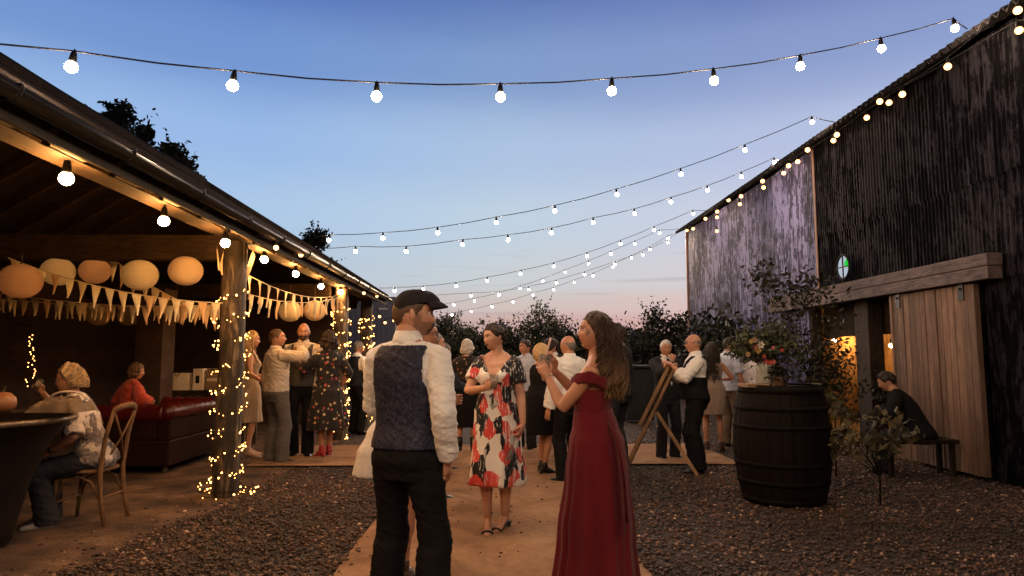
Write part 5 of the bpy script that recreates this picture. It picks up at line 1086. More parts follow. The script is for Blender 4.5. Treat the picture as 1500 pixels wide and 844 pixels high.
        if locks:
            n, L, wave, rad, azr, sp = locks
            for q in range(n):
                az = math.radians(rs.uniform(*azr)); sd = rs.choice((-1,1)); zn = rs.uniform(-.25,.75) if math.degrees(az) > 92 else rs.uniform(.15,.6); th = math.acos(zn); p = head_surface(th, az*sd, s.fem); nn = V((p.x/.076**2, p.y/.098**2, p.z/.116**2)).normalized()
                st = s.hc+s.HR @ ((p+nn*(thick*.8+rs.uniform(-.002,.012)))*k); out = s.HR @ V((nn.x, nn.y*.8-.15, 0)); Lq = (L*rs.uniform(.6,1.12)+p.z*k); gk = int((az*sd+4)*3.2+zn*2.2); ph0 = (gk*2.39) % 6.28+rs.uniform(-.45,.45); fr = 2.1+.4*math.sin(gk*1.7); pts = []; rr = []; m_ = 15
                for i in range(m_+1):
                    t = i/m_; w = wave*min(1,t*1.6); pts.append(st+V((0,0,-Lq*t**1.05))+out*(sp*math.sin(min(1.57, t*2.2))*1.0)+V((math.sin(ph0+fr*6.28*t)*w, math.cos(ph0+fr*6.28*t)*w*.8, 0))); rr.append((rad*(1.0-.75*t**2)*rs.uniform(.85,1.15), rad*.55*(1.0-.7*t**2)))
                g.tube(pts, rr, 6)
            for q in range(n//7):    # flyaway strands
                az = math.radians(rs.uniform(*azr)); sd = rs.choice((-1,1)); zn = rs.uniform(-.2,.95); th = math.acos(zn); p = head_surface(th, az*sd, s.fem); nn = V((p.x/.076**2, p.y/.098**2, p.z/.116**2)).normalized(); st = s.hc+s.HR @ ((p+nn*thick*1.2)*k); out = s.HR @ nn; ph0 = rs.uniform(0,6.28); Lq = max(.03, L*rs.uniform(.3,1.05)+p.z*k)
                g.tube([st+V((0,0,-Lq*t))+out*(sp*1.35*math.sin(min(1.57,t*2.5)))+V((math.sin(ph0+9*t),math.cos(ph0+9*t),0))*wave*.8*t for t in np.linspace(0,1,10)], .0011, 4)
        return g.build(name, mat, s.root, smooth=True, local=True)
    def collar(s, mat, r=.064, h=.045, lean=.010, name='collar', gap=.25):
        k = s.k; g = MB(); vs = []; n = 30; c0 = s.T((0,-.014*k,1.485*k)); up = (s.nb-c0).normalized()
        for i, (rr, zz) in enumerate(((1.08,-.01),(1.0,h),(1.04,h+.004),(1.22,h*.2),(1.30,-.012))):
            for j in range(n+1):
                a = math.pi/2+gap+(2*math.pi-2*gap)*j/n; x, y = math.cos(a)*r*rr*k, math.sin(a)*r*rr*k*1.02; q = V((x, y, 0)); q.rotate(Matrix.Rotation(-s.twist, 3, 'Z')); vs.append(c0+q+up*(zz*k)+V((0,0,-.012*k*max(0,math.sin(a)))))
        g.add(vs, [(i*(n+1)+j, i*(n+1)+j+1, (i+1)*(n+1)+j+1, (i+1)*(n+1)+j) for i in range(4) for j in range(n)]); o = g.build(name, mat, s.root, smooth=True, local=True); sd = o.modifiers.new('thick','SOLIDIFY'); sd.thickness = .003; return o
    def cuff(s, mat, nm, off=.012, t=.97, name='cuff'):
        el, wr = s.J['el'+nm], s.J['wr'+nm]; g = MB(); d = (wr-el).normalized(); p = el.lerp(wr, t); g.tube([p-d*.06, p-d*.055, p, p+d*.006], [.030*s.arm_r+off*.7, .031*s.arm_r+off, .030*s.arm_r+off, .027*s.arm_r+off*.4], 16, caps=False); g.build(name, mat, s.root, smooth=True, local=True)
    def glasses(s, mat):
        k = s.k*s.hs; W_ = lambda x, y, z: s.hc+s.HR @ V((x*k, y*k, z*k)); g = MB()
        for sd in (-1,1):
            g.tube([W_(sd*.032+.021*math.cos(a), .101-.3*abs(.021*math.cos(a)+.0)*.2, .004+.016*math.sin(a)) for a in np.linspace(0, 2*math.pi, 17)], .0019*k, 5, caps=False); g.tube([W_(sd*.053,.098,.010), W_(sd*.074,.07,.011), W_(sd*.081,.0,.008)], .0020*k, 5)
        g.tube([W_(-.011,.102,.008), W_(0,.106,.011), W_(.011,.102,.008)], .0018*k, 5); g.build('glasses', mat, s.root, smooth=True, local=True)
    def w(s, p): return s.root.matrix_basis @ V(p)
# ------------------------------------------------------------------ cloths
def voro_print(name, base, cols, scale, thr, stretch=(1,1,1), dist=.6, streak=True):
    """brush-stroke / floral print: voronoi cells in several colours over a base cloth"""
    m, nt, b, o = newmat(name); v = coord(nt, stretch); nz_ = nt.nodes.new('ShaderNodeTexNoise'); nz_.inputs['Scale'].default_value = scale*.9; nz_.inputs['Detail'].default_value = 3; nt.links.new(v, nz_.inputs[0])
    mixv = nt.nodes.new('ShaderNodeMix'); mixv.data_type = 'RGBA'; mixv.blend_type = 'LINEAR_LIGHT'; mixv.inputs[0].default_value = dist/scale*.5; nt.links.new(v, mixv.inputs[6]); nt.links.new(nz_.outputs['Color'], mixv.inputs[7])
    vo = nt.nodes.new('ShaderNodeTexVoronoi'); vo.inputs['Scale'].default_value = scale; nt.links.new(mixv.outputs[2], vo.inputs[0]); sp = nt.nodes.new('ShaderNodeSeparateColor'); nt.links.new(vo.outputs['Color'], sp.inputs[0])
    stops = []; n = len(cols)
    for i, c in enumerate(cols): stops.append((i/n, c))
    c = ramp_out(nt, sp.outputs[0], *stops, interp='CONSTANT')
    if thr: c = mixc(nt, ramp_out(nt, vo.outputs['Distance'], (thr-.06,(1,1,1)), (thr+.02,(0,0,0))), base, c)
    if streak:
        st = tnoise(nt, coord(nt, (60,60,7)), 1, 3, .6); c = mixc(nt, ramp_out(nt, st, (.56,(0,0,0)), (.62,(.8,.8,.8))), c, base)
    nt.links.new(c, b.inputs['Base Color']); b.inputs['Roughness'].default_value = .75; b.inputs['Sheen Weight'].default_value = .1; b.inputs['Specular IOR Level'].default_value = .3; bump(nt, b, tnoise(nt, v, 180, 2), .2, .002); return m
WHITE = cloth('white_shirt_cotton', (.82,.80,.79), (.74,.72,.71), bs=24, bmp=.55, bd=.012, st=(1,1,1.5)); CREAM = cloth('cream_shirt_cotton', (.62,.53,.44), bs=24, bmp=.55, bd=.012, st=(1,1,1.5)); BLUSH = cloth('pale_blue_shirt', (.50,.55,.70)); BLACKC = cloth('black_trouser_wool', (.010,.010,.012), bs=16, bmp=.6, bd=.015, st=(1,1,.7)); CHAR = cloth('charcoal_suit_wool', (.03,.03,.036)); GREYT = cloth('grey_trouser_wool', (.12,.105,.10)); KHAKI = cloth('khaki_chino', (.16,.12,.085)); NAVY = cloth('navy_suit_wool', (.022,.026,.042)); LEATHER = pmat('black_shoe_leather', (.012,.011,.011), rough=.3, bmp=.1); BROWNSH = pmat('brown_shoe_leather', (.07,.035,.02), rough=.4, bmp=.1); BLKDR = cloth('black_dress_crepe', (.010,.010,.012)); BEIGE = cloth('beige_lace_dress', (.46,.36,.27), (.34,.26,.19), scale=60); WDRESS = cloth('ivory_dress_cloth', (.68,.62,.55))
def brocade():
    m, nt, b, o = newmat('navy_paisley_brocade'); v = coord(nt, (1,1,.8)); n = tnoise(nt, v, 34, 4, .6, 2.2); c = ramp_out(nt, n, (.42,(.010,.011,.026)), (.55,(.028,.031,.062)), (.66,(.055,.056,.095))); nt.links.new(c, b.inputs['Base Color']); b.inputs['Roughness'].default_value = .6; b.inputs['Specular IOR Level'].default_value = .25; bump(nt, b, n, .25, .003); return m
BROC = brocade(); GREYV = cloth('grey_tweed_waistcoat', (.07,.062,.055), (.045,.04,.036), scale=120)
HB = hairmat('dark_brown_hair', (.030,.016,.010), (.065,.034,.02)); HBL = hairmat('black_brown_hair', (.012,.008,.006), (.03,.018,.012)); HBR = hairmat('cropped_brown_hair', (.07,.04,.024), (.12,.07,.042)); HG = hairmat('silver_hair', (.40,.38,.37), (.62,.60,.58)); HBD = hairmat('blonde_hair', (.42,.27,.12), (.60,.42,.21)); HGB = hairmat('grey_blonde_curls', (.24,.155,.08), (.42,.30,.17)); HGY = hairmat('greying_hair', (.10,.085,.075), (.22,.20,.185))
HOMB = hairmat('brown_hair_with_blonde_ends', (.026,.013,.009), (.075,.038,.022), (1.20,1.46,(.15,.075,.032),(.36,.21,.095)))
WIRE = pmat('spectacle_frame', (.10,.06,.03), rough=.3, bmp=0); GLASSM = glassy('tumbler_glass', (.35,.37,.38), .16); ICE = glassy('pale_drink', (.62,.44,.32), .45)
def tumbler(P, lab, tilt=(0,0), h=.115, r=.037, straw=False, wine=False, drink=True):
    root = empty('drinking_glass', P, lab, 'glass'); g = MB()
    if wine: g.lathe([(.033,0),(.033,.003),(.004,.008),(.004,.085),(.012,.10),(.024,.13),(.028,.165),(.026,.20),(.025,.20),(.0265,.165),(.022,.132),(.0,.105)], 18, caps=False)
    else: g.lathe([(0,0),(r*.85,0),(r,h),(r*.95,h),(r*.8,.008),(0,.008)], 20, caps=False)
    g.build('bowl' if wine else 'tumbler', GLASSM, root, smooth=True, local=True)
    if drink:
        g = MB(); g.lathe([(0,.011),(r*.80,.011),(r*.92,h*.72),(0,h*.72)] if not wine else [(.0,.108),(.02,.132),(.025,.155),(0,.155)], 18, caps=False); g.build('drink', ICE, root, smooth=True, local=True)
    if straw: g = MB(); g.tube([(-.012,0,.012),(.022,.0,.225)], .0065, 8); g.build('straw', pmat('pink_paper_straw', (.72,.45,.40), rough=.7, bmp=0), root, smooth=True, local=True)
    root.rotation_euler = (tilt[0], tilt[1], 0); return root
def suit(p, mat, shirt, tie=None):
    k = p.k; p.hull('trousers', mat, .012, (.80,1.04), legs=2., straight=.068*k, hem=.045, fold=.006)
    p.hull('shirt', shirt, .011, (1.0,1.50), fold=.003)
    p.hull('jacket', mat, .028, (.80,1.49), arms=(1.96,'RL'), loose=.012, fold=.006, cut=lambda c: c[1] > .02 and c[2] > 1.08*k and abs(c[0]-p.lean[0]) < (c[2]-1.06*k)*.26)
    p.collar(shirt)
    if tie:
        g = MB(); pts = [p.T((0,.062*k,1.475*k)), p.T((0,.118*k,1.40*k)), p.T((0,.142*k,1.25*k)), p.T((0,.142*k,1.10*k))]; g.tube(pts, [(.016,.010),(.020,.006),(.032,.005),(.036,.005)], 8, side=(1,0,0)); g.build('tie', tie, p.root, smooth=True, local=True)
def trousers(p, mat, straight=.07, z1=1.03, hem=.04, fold=.007): return p.hull('trousers', mat, .012, (.80,z1), legs=2., straight=straight*p.k, hem=hem, fold=fold, fs_=(7,7,11))

# ================================================================== 1 the man in the flat cap (nearest, back to us)
p = Person('man in flat cap, white shirt and navy brocade waistcoat seen from behind, hand in pocket', (-.445,3.66), 27, 1.80, twist=0, head=(54,-2,0), armR=((.222,.035,.93),(.6,-1,.1),{'dir':(-.15,.25,-1),'palm':(-1,0,0),'curl':.3}), armL=((-.13,.26,1.06),(-1,-.55,-.25),{'curl':1.0}), footR=(.165,.0,.085,18), footL=(-.175,.06,.085,-12), vox=.0075, fat=.98)
p.body(beard=.62, hcol=(.085,.045,.028)); p.hair(HBR, 'short', .007, .25, seed=1)
p.hull('shirt', WHITE, .012, (.98,1.485), arms=(1.96,'RL'), loose=.011, fold=.0065, fs_=(8,8,12), smooth=3, seed=2)
trousers(p, BLACKC, .076, 1.05, .04, .006); k = p.k
p.hull('waistcoat', BROC, .024, (.955,1.478), fold=.0035, fs_=(6,6,9), smooth=3, cut=lambda c: (abs(c[0]) > (.150+.030*max(0,(1.30-c[2]/k)/.08 if c[2]/k > 1.22 else 1)*1.0) and c[2] > 1.20*k) or (c[1] > .02 and c[2] > 1.18*k and abs(c[0]) < (c[2]-1.16*k)*.42) or c[2] > 1.468*k)
p.collar(WHITE, .062, .052, gap=.3); p.cuff(WHITE, 'R', .020); p.cuff(WHITE, 'L', .018); p.shoe(LEATHER)
g = MB(); kk = p.k; W_ = lambda x, y, z: p.hc+p.HR @ V((x*kk, y*kk, z*kk)); nr, nc = 14, 40; vs = []
for i in range(nr+1):
    t = i/nr
    for j in range(nc):
        a = 2*math.pi*j/nc; cxx, sy = math.cos(a), math.sin(a); r = math.sin(math.pi/2*(1-t))**.62; fr = max(0, sy)
        x = .0865*r*cxx*(1+.05*math.sin(t*3)); y = (.112 if sy > 0 else .106)*r*sy+.022*fr*(1-t)*1.1-.008*t; z = .048+.024*sy*(1-t)-.012*max(0,-sy)*(1-t)*1.6+.079*math.sin(math.pi/2*t)**.9*(1-.18*fr*(1-t)); z += .004*mnoise.noise((x*30,y*30,z*30)); vs.append(W_(x, y, z))
g.add(vs, [(i*nc+j, i*nc+(j+1)%nc, (i+1)*nc+(j+1)%nc, (i+1)*nc+j) for i in range(nr) for j in range(nc)])
vs = []
for i in range(9):
    for j in range(13):
        u = (j/12-.5)*2; v = i/8; a = u*1.05; y0 = .117*math.cos(a)+.010; x0 = .090*math.sin(a); vs.append(W_(x0*(1-.05*v), y0+v*.052*math.cos(u*1.35)**.7, .075-.018*v-.016*u*u-.010*v*v))
for dz in (0, 1): pass
b0 = len(vs); vs2 = vs+[v_+p.HR @ V((0,0,-.007)) for v_ in vs]; fq = [(i*13+j, i*13+j+1, (i+1)*13+j+1, (i+1)*13+j) for i in range(8) for j in range(12)]; fq += [tuple(q+b0 for q in f[::-1]) for f in fq[:96]]; fq += [(8*13+j, 8*13+j+1, b0+8*13+j+1, b0+8*13+j) for j in range(12)]
g.add(vs2, fq); g.build('flat_cap', cloth('charcoal_tweed_cap', (.030,.026,.032), (.018,.016,.02), scale=90, bs=160, bmp=.5), p.root, smooth=True, local=True)

# ================================================================== 2 the woman in the red gown
RED = cloth('claret_chiffon', (.15,.008,.016), (.10,.005,.010), scale=9, sheen=.1, rough=.95, bs=70, bmp=.7, bd=.010, st=(1,1,.07))
p = Person('woman in long claret red off-shoulder gown sipping from a tumbler with a pink straw', (.585,4.02), -66, 1.655, True, 1.04, heel=.05, twist=-6, head=(-22,6,0), sk=2, lean=(0,-.015), armL=((-.035,.265,1.335),(-.55,-.5,-1),{'dir':(.12,.55,.75),'palm':(.85,.2,-.15),'curl':.62}), armR=((.115,.275,1.365),(1,-.3,-1),{'dir':(-.12,.35,.9),'palm':(-.9,.1,.0),'curl':.60}), vox=.0075, cover=(.96,1.,.9))
p.body(hairm=HB); k = p.k; p.hair(HOMB, 'long', .018, .35, locks=(900,.345,.032,.0038,(80,180),.050), seed=4)
p.hull('bodice', RED, .010, (1.02,1.345), fold=.0022, smooth=3, cut=lambda c: c[2] > (1.335 if c[1] > 0 else 1.285)*k+p.heel)
g = MB(); h_ = p.heel
for dz, rr in ((0,.020),(-.018,.018),(.012,.015)):
    pts = []
    for a in np.linspace(0, 2*math.pi, 49):
        x = .204*math.cos(a); y = .124*math.sin(a)+.004; z = (1.350+.018*(-math.cos(a))-.035*(max(0,math.sin(a))**1.5)-.055*max(0,-math.sin(a))**1.5)*k+h_+dz+.004*math.sin(9*a+dz*300); q = p.T((x, y, z-h_)); pts.append(q)
    g.tube(pts, [(rr*.35, rr)]*49, 8, caps=False, side=(1,0,0))
g.build('shoulder_drape', RED, p.root, smooth=True, local=True)
p.skirt('gown_skirt', RED, [(1.10,.134,.108,.004),(1.0,.165,.128,-.012),(.92,.195,.155,-.02),(.75,.205,.178,-.02),(.4,.225,.215,-.01),(.02-h_,.262,.255,.0)], 13, .042, 1, 200, 44)
g = MB()
for q in range(2):
    pts = [p.T((-.10,-.105,1.085*k)), p.T((-.125,-.145-.01*q,1.02*k)), V((-.14-.02*q,-.185,.92)), V((-.145-.03*q,-.205,.80)), V((-.15-.035*q,-.215,.66)), V((-.155-.03*q,-.222,.56-.05*q))]; g.tube(pts, [(.010,.004),(.022,.005),(.026,.005),(.029,.004),(.032,.004),(.034,.003)], 10, side=(.8,.6,0))
g.build('sash', RED, p.root, smooth=True, local=True); p.shoe(LEATHER, 'flat')
g = MB(); el, wr = p.J['elL'], p.J['wrL']; d = (wr-el).normalized(); a_ = el.lerp(wr,.93); sx = d.orthogonal().normalized(); sy = d.cross(sx); g.tube([a_+(sx*math.cos(t)+sy*math.sin(t))*.0285 for t in np.linspace(0,6.283,20)], .0025, 6, caps=False); g.build('bracelet', pmat('silver_bracelet', (.6,.58,.55), rough=.25, metal=1, bmp=0), p.root, smooth=True, local=True)
g = MB(); q = p.hc
for t in range(46):
    x = -.062+random.gauss(0,.008); z = -.012+random.gauss(0,.010); y = .060+random.gauss(0,.006); th = None; nrm = V((x/.076**2,y/.098**2,z/.116**2)); s_ = 1/math.sqrt((x/.076)**2+(y/.098)**2+(z/.116)**2); g.ell(q+p.HR @ (V((x,y,z))*s_*1.02*k), .0022, 5, 4)
g.build('face_glitter', pmat('silver_glitter', (.85,.82,.8), rough=.12, metal=.8, bmp=0), p.root, local=True)
gl = p.w((p.J['palmL']+p.J['palmR'])*.5)+V((-.015,-.01,-.065)); tumbler(gl, 'tumbler with a pink straw in the red gowned woman\'s hands', (0,.10), .12, .04, True)

# ================================================================== 3 the woman in the print dress
PR = voro_print('brushstroke_print', (.74,.70,.66), [(.010,.010,.014),(.78,.74,.70),(.62,.06,.055),(.012,.012,.020),(.78,.75,.72),(.66,.10,.085),(.010,.010,.016),(.012,.012,.022)], 14, 0, (1,1,.62), .9)
p = Person('woman in white, red and black brushstroke print dress, mouth open, looking to the left', (.035,5.86), -166, 1.665, True, 1.08, heel=.065, head=(44,-3,6), sk=0, armR=((.035,.27,1.20),(1,-.35,-.7),{'dir':(-.7,.35,.35),'palm':(-.35,-.75,.2),'curl':.75}), armL=((-.245,.075,.865),(-.6,-1,0),{'curl':.7,'dir':(.25,.25,-1),'palm':(.9,-.2,0)}), footR=(.055,.07,.085,-12), footL=(-.065,-.03,.085,20), vox=.0085, cover=(.95,1.,1.))
p.body(mouth=1.0, hairm=HBL); k = p.k; p.hair(HBL, 'updo', .017, .5, seed=9, bun=(0,-.105,.045,.045))
p.hull('bodice', PR, .016, (1.04,1.50), arms=(.62,'RL'), loose=.024, fold=.005, smooth=3, cut=lambda c: (c[1] > 0 and c[2] > 1.245*k+p.heel and abs(c[0]) < (c[2]-p.heel-1.245*k)*.62) or c[2] > 1.472*k+p.heel)
p.skirt('skirt', PR, [(1.10,.150,.118,.006),(1.02,.168,.130,.0),(.92,.196,.155,-.01),(.70,.208,.178,-.008),(.335,.245,.215,.0)], 8, .065, 3, 128, 34); p.shoe(LEATHER, 'sandal')
tumbler(p.w(p.J['palmR'])+V((0,-.005,-.05)), 'tumbler held up by the woman in the print dress', (.1,.1), .12, .036); tumbler(p.w(p.J['palmL'])+V((-.02,-.03,-.02)), 'stemmed glass hanging from the print dress woman\'s lowered hand', (2.9,.25), wine=True, drink=False)

# ================================================================== 4 the woman with glasses half hidden behind the capped man
p = Person('bare legged woman in white jacket and glasses, mostly hidden behind the capped man', (-.635,4.62), 76, 1.69, True, 1.1, lean=(0,.12), heel=.03, head=(6,-4,0), sk=1, armR=((.20,.16,.98),(1,-1,0)), armL=((-.1,.36,1.15),(-1,-1,-.5)), footR=(.10,.04,.085,14), footL=(-.11,-.05,.085,-8), vox=.010)
p.body(hairm=HB); p.hair(HB, 'updo', .016, .4, seed=12, bun=(0,-.11,.02,.04)); p.hull('jacket', WHITE, .028, (.88,1.49), arms=(1.9,'RL'), loose=.022, fold=.008, cut=lambda c: c[1] > .09 and abs(c[0]) < .05 and c[2] > 1.0)
p.skirt('dress', WHITE, [(1.05,.17,.14),(.92,.20,.18,-.02),(.80,.22,.22,-.03),(.66,.235,.235,-.03)], 9, .07, 5); p.glasses(WIRE); p.shoe(BROWNSH)

# ================================================================== guests in the yard (middle distance)
p = Person('white haired woman in black floral blouse and black skirt seen from behind', (-.40,10.6), 4, 1.68, True, 1.12, heel=.03, head=(4,0,0), armR=((.12,.24,1.08),(1,-.6,-.3)), armL=((-.12,.24,1.08),(-1,-.6,-.3)))
p.body(); p.hair(HG, 'bob', .024, .35, seed=3); FL = voro_print('black_floral_blouse', (.012,.011,.012), [(.36,.22,.10),(.30,.06,.05),(.42,.30,.18),(.06,.07,.03),(.35,.12,.08)], 17, .26, dist=.5, streak=False)
p.hull('blouse', FL, .02, (.93,1.49), arms=(1.5,'RL'), loose=.02, fold=.007); p.skirt('skirt', BLKDR, [(1.06,.155,.13),(.94,.195,.16),(.7,.19,.165),(.36,.16,.15)], 7, .03, 2); p.shoe(LEATHER, 'boot')
NVP = cloth('navy_speckled_dress', (.025,.028,.045), (.09,.09,.12), scale=120)
p = Person('person in navy jacket over a speckled dress at the capped man\'s right shoulder', (-.66,9.0), 62, 1.63, True, 1.08, head=(8,-4,0), armR=((.05,.34,1.02),(.8,-1,-.5),{'curl':.8}), armL=((-.1,.32,1.04),(-1,-1,-.4)))
p.body(); p.hair(HGY, 'bob', .016, .3, seed=6); p.hull('jacket', NAVY, .026, (.88,1.49), arms=(1.9,'RL'), loose=.016); p.skirt('dress', NVP, [(1.0,.17,.14),(.9,.195,.165),(.5,.205,.19)], 8, .05, 2); p.shoe(LEATHER)
p = Person('grey haired guest in a pale top just showing past the capped man\'s chin', (-.62,7.2), 68, 1.70, False, 1.0, head=(10,0,0), sk=1)
p.body(); p.hair(HGY, 'short', .012, .3, seed=31); p.hull('shirt', BLUSH, .016, (.95,1.49), arms=(1.95,'RL'), loose=.016); trousers(p, CHAR); p.shoe(LEATHER); p.collar(BLUSH)
p = Person('blonde bobbed woman in sleeveless black dress facing the woman in red', (.60,8.62), 56, 1.58, True, 1.14, heel=.03, head=(20,0,0), sk=2, armR=((.09,.30,1.12),(1,-.5,-.8),{'curl':.9}), armL=((-.12,.30,1.06),(-1,-.5,-.4)), footR=(.07,.0,.085,8), footL=(-.08,.08,.085,-6))
p.body(hairm=HBD); p.hair(HBD, 'bob', .022, .25, seed=7); k = p.k; p.hull('bodice', BLKDR, .014, (.98,1.47), fold=.003, cut=lambda c: (abs(c[0]) > .135*k and c[2] > 1.28*k) or (c[1] > 0 and c[2] > 1.36*k+.03 and abs(c[0]) < .09)); p.skirt('skirt', BLKDR, [(1.06,.165,.135),(.93,.205,.168),(.7,.20,.175),(.47,.185,.17)], 6, .02, 2); p.shoe(SK[2], 'flat')
p = Person('woman in ivory flared dress standing behind the blonde bobbed woman', (.80,9.6), 12, 1.66, True, 1.0, heel=.05, head=(18,0,0), armR=((.2,.2,1.1),(1,-.6,-.4)))
p.body(); p.hair(HBL, 'updo', .018, .4, seed=17, bun=(0,-.1,.05,.05)); p.hull('bodice', WDRESS, .014, (1.02,1.49), arms=(.5,'RL'), loose=.012); p.skirt('skirt', WDRESS, [(1.08,.14,.115),(.95,.19,.17),(.55,.34,.30)], 10, .08, 4); p.shoe(BROWNSH)
p = Person('dark haired guest in black behind the tumbler of the red gowned woman', (1.02,11.6), -20, 1.74, False, 1.0, head=(0,0,0))
p.body(); p.hair(HBL, 'short', .022, .5, seed=18); suit(p, CHAR, WHITE)
p = Person('balding man in crisp white shirt seen from behind beside the red gowned woman', (.90,8.1), -32, 1.70, False, 1.06, head=(-14,0,0), sk=2, armL=((-.27,.05,.82),(-.4,-1,0)), armR=((.27,.06,.82),(.4,-1,0)))
p.body(hairm=HGY); p.hair(HGY, 'ring', .005, .2, seed=8); p.hull('shirt', WHITE, .020, (.93,1.49), arms=(1.95,'RL'), loose=.02, fold=.009); trousers(p, BLACKC); p.collar(WHITE); p.shoe(LEATHER)
p = Person('tall dark haired man in charcoal suit behind the red gowned woman', (1.63,8.95), -52, 1.88, False, 1.02, head=(-14,0,0), sk=1)
p.body(hairm=HBL); p.hair(HBL, 'short', .014, .35, seed=10); suit(p, CHAR, WHITE); p.shoe(LEATHER)
p = Person('elderly white haired man in dark suit and tie touching his mouth', (2.50,9.85), 168, 1.69, False, 1.04, head=(8,-4,0), sk=2, belly=.03, armR=((.03,.27,1.40),(.9,-.2,-1),{'dir':(-.3,-.25,.8),'palm':(-.1,-1,0),'curl':1.1}), armL=((-.27,.06,.82),(-.4,-1,0)))
p.body(hairm=HG); p.hair(HG, 'short', .010, .3, seed=11); suit(p, CHAR, WHITE, NAVY); p.shoe(LEATHER)
p = Person('bald man with glasses, white shirt and dark waistcoat in profile by the easel', (2.60,8.78), -84, 1.74, False, 1.10, head=(-6,0,0), sk=2, belly=.05, armL=((-.12,.32,1.36),(-.5,-.7,-1),{'dir':(.1,.6,.25),'palm':(.3,-.3,-1),'curl':.9}), armR=((.16,.30,1.30),(.6,-.6,-1),{'curl':.9}))
p.body(hairm=HGY); p.hair(HGY, 'ring', .004, .2, seed=13); k = p.k; p.hull('shirt', WHITE, .016, (.95,1.49), arms=(1.5,'RL'), loose=.022, fold=.009); p.hull('waistcoat', BLACKC, .030, (.92,1.47), fold=.003, cut=lambda c: (abs(c[0]) > .15 and c[2] > 1.20*k) or (c[1] > .03 and c[2] > 1.22*k and abs(c[0]) < (c[2]-1.2*k)*.4)); trousers(p, BLACKC, .085); p.collar(WHITE); p.glasses(WIRE); p.shoe(LEATHER)
p = Person('woman with long dark hair and short beige skirt seen from behind', (3.40,10.6), 14, 1.63, True, 1.08, heel=.03, head=(10,-6,0), sk=1, armR=((.16,.18,1.1),(1,-.7,-.4)), armL=((-.18,.18,1.06),(-1,-.7,-.4)))
p.body(); p.hair(HBL, 'long', .03, .4, locks=(220,.46,.02,.009,(70,180),.03), seed=14); PT = cloth('dusky_pink_top', (.30,.20,.17)); p.hull('top', PT, .014, (.98,1.46), fold=.004, cut=lambda c: abs(c[0]) > .14 and c[2] > 1.32); p.skirt('skirt', cloth('beige_pencil_skirt', (.34,.25,.20)), [(1.06,.15,.12),(.93,.20,.165),(.72,.198,.17),(.54,.175,.155)], 6, .02, 2); p.shoe(BROWNSH)
p = Person('man in pale blue short sleeved shirt and khaki trousers beside the barrel', (3.86,11.15), 62, 1.76, False, 1.04, head=(14,-6,0), sk=1, belly=.04, armR=((.26,.10,.84),(.4,-1,0)), armL=((-.2,.2,1.0),(-1,-.6,0)))
p.body(hairm=HBL); p.hair(HBL, 'short', .012, .3, seed=15); p.hull('shirt', BLUSH, .022, (.90,1.49), arms=(.75,'RL'), loose=.022, fold=.009); trousers(p, KHAKI); p.collar(BLUSH); p.shoe(LEATHER)
p = Person('guest in loose white blouse partly hidden behind the barrel flowers', (4.24,10.9), 40, 1.60, True, 1.15, head=(15,0,0), sk=1, armL=((-.24,.10,.86),(-.5,-1,0)), armR=((.2,.2,1.0),(1,-.6,0)))
p.body(); p.hair(HGY, 'bob', .018, .3, seed=16); p.hull('blouse', cloth('white_lawn_blouse', (.68,.63,.68)), .03, (.90,1.48), arms=(.9,'RL'), loose=.035, fold=.014); trousers(p, CHAR); p.shoe(LEATHER)
hb = empty('handbag', p.w((-.27,.12,.52)), 'small white handbag hanging between the blue shirted man and the barrel', 'handbag'); c = wloc(hb); g = MB(); g.box(c+V((-.09,-.035,-.02)), c+V((.09,.035,.17))); g.build('pouch', pmat('white_leather', (.6,.55,.55), rough=.5), hb, bevel=.02); g = MB(); g.tube([c+V((-.07,0,.16)), c+V((-.03,0,.30)), c+V((0,0,.34)), c+V((.03,0,.30)), c+V((.07,0,.16))], .006, 6); g.build('handle', pmat('white_leather_strap', (.6,.55,.55)), hb)
DARKJ = cloth('black_jacket_wool', (.008,.008,.009))
p = Person('dark clothed guest sitting hunched on the bench at the barn door', (5.30,8.45), -52, 1.66, False, 1.15, seat=.43, lean=(0,.24), head=(0,-22,0), sk=1, armR=((.16,.42,.78),(1,-.5,-.5)), armL=((-.16,.42,.78),(-1,-.5,-.5)), footR=(.16,.42), footL=(-.16,.40), group='seated guests')
p.body(hairm=HBL); p.hair(HBL, 'short', .024, .5, seed=19); p.hull('jacket', DARKJ, .03, (.84,1.49), arms=(1.96,'RL'), loose=.016); trousers(p, CHAR); p.shoe(LEATHER)

# ================================================================== guests under the shed
G2 = 'guests drinking under the shed'
p = Person('blonde woman in sleeveless beige lace dress behind the drinking man', (-3.56,10.2), 72, 1.78, True, 1.0, heel=.04, head=(8,0,0), sk=0, armR=((.16,.20,1.08),(1,-.7,-.3)), armL=((-.15,.24,1.1),(-1,-.6,-.4)), group=G2)
p.body(hairm=HBD); p.hair(HBD, 'long', .022, .25, locks=(220,.36,.008,.007,(68,180),.022), seed=21); k = p.k; p.hull('bodice', BEIGE, .012, (1.0,1.46), fold=.003, cut=lambda c: abs(c[0]) > .125 and c[2] > 1.34*k); p.skirt('skirt', BEIGE, [(1.06,.15,.12),(.94,.19,.155),(.7,.20,.17),(.47,.215,.19)], 9, .045, 2); p.shoe(cloth('nude_shoe', (.4,.27,.2)))
p = Person('man in cream shirt and grey trousers tipping back a drink, seen from behind', (-2.98,9.62), 44, 1.83, False, 1.06, head=(30,8,0), sk=2, twist=6, lean=(0,-.02), armR=((.16,.25,1.555),(1,.4,-.25),{'dir':(-.8,.05,.15),'palm':(-.2,-.6,-.6),'curl':.9}), armL=((-.29,.02,.84),(-.5,-1,0)), footR=(.15,.02,.085,25), footL=(-.13,.0,.085,-8), vox=.010, group=G2)
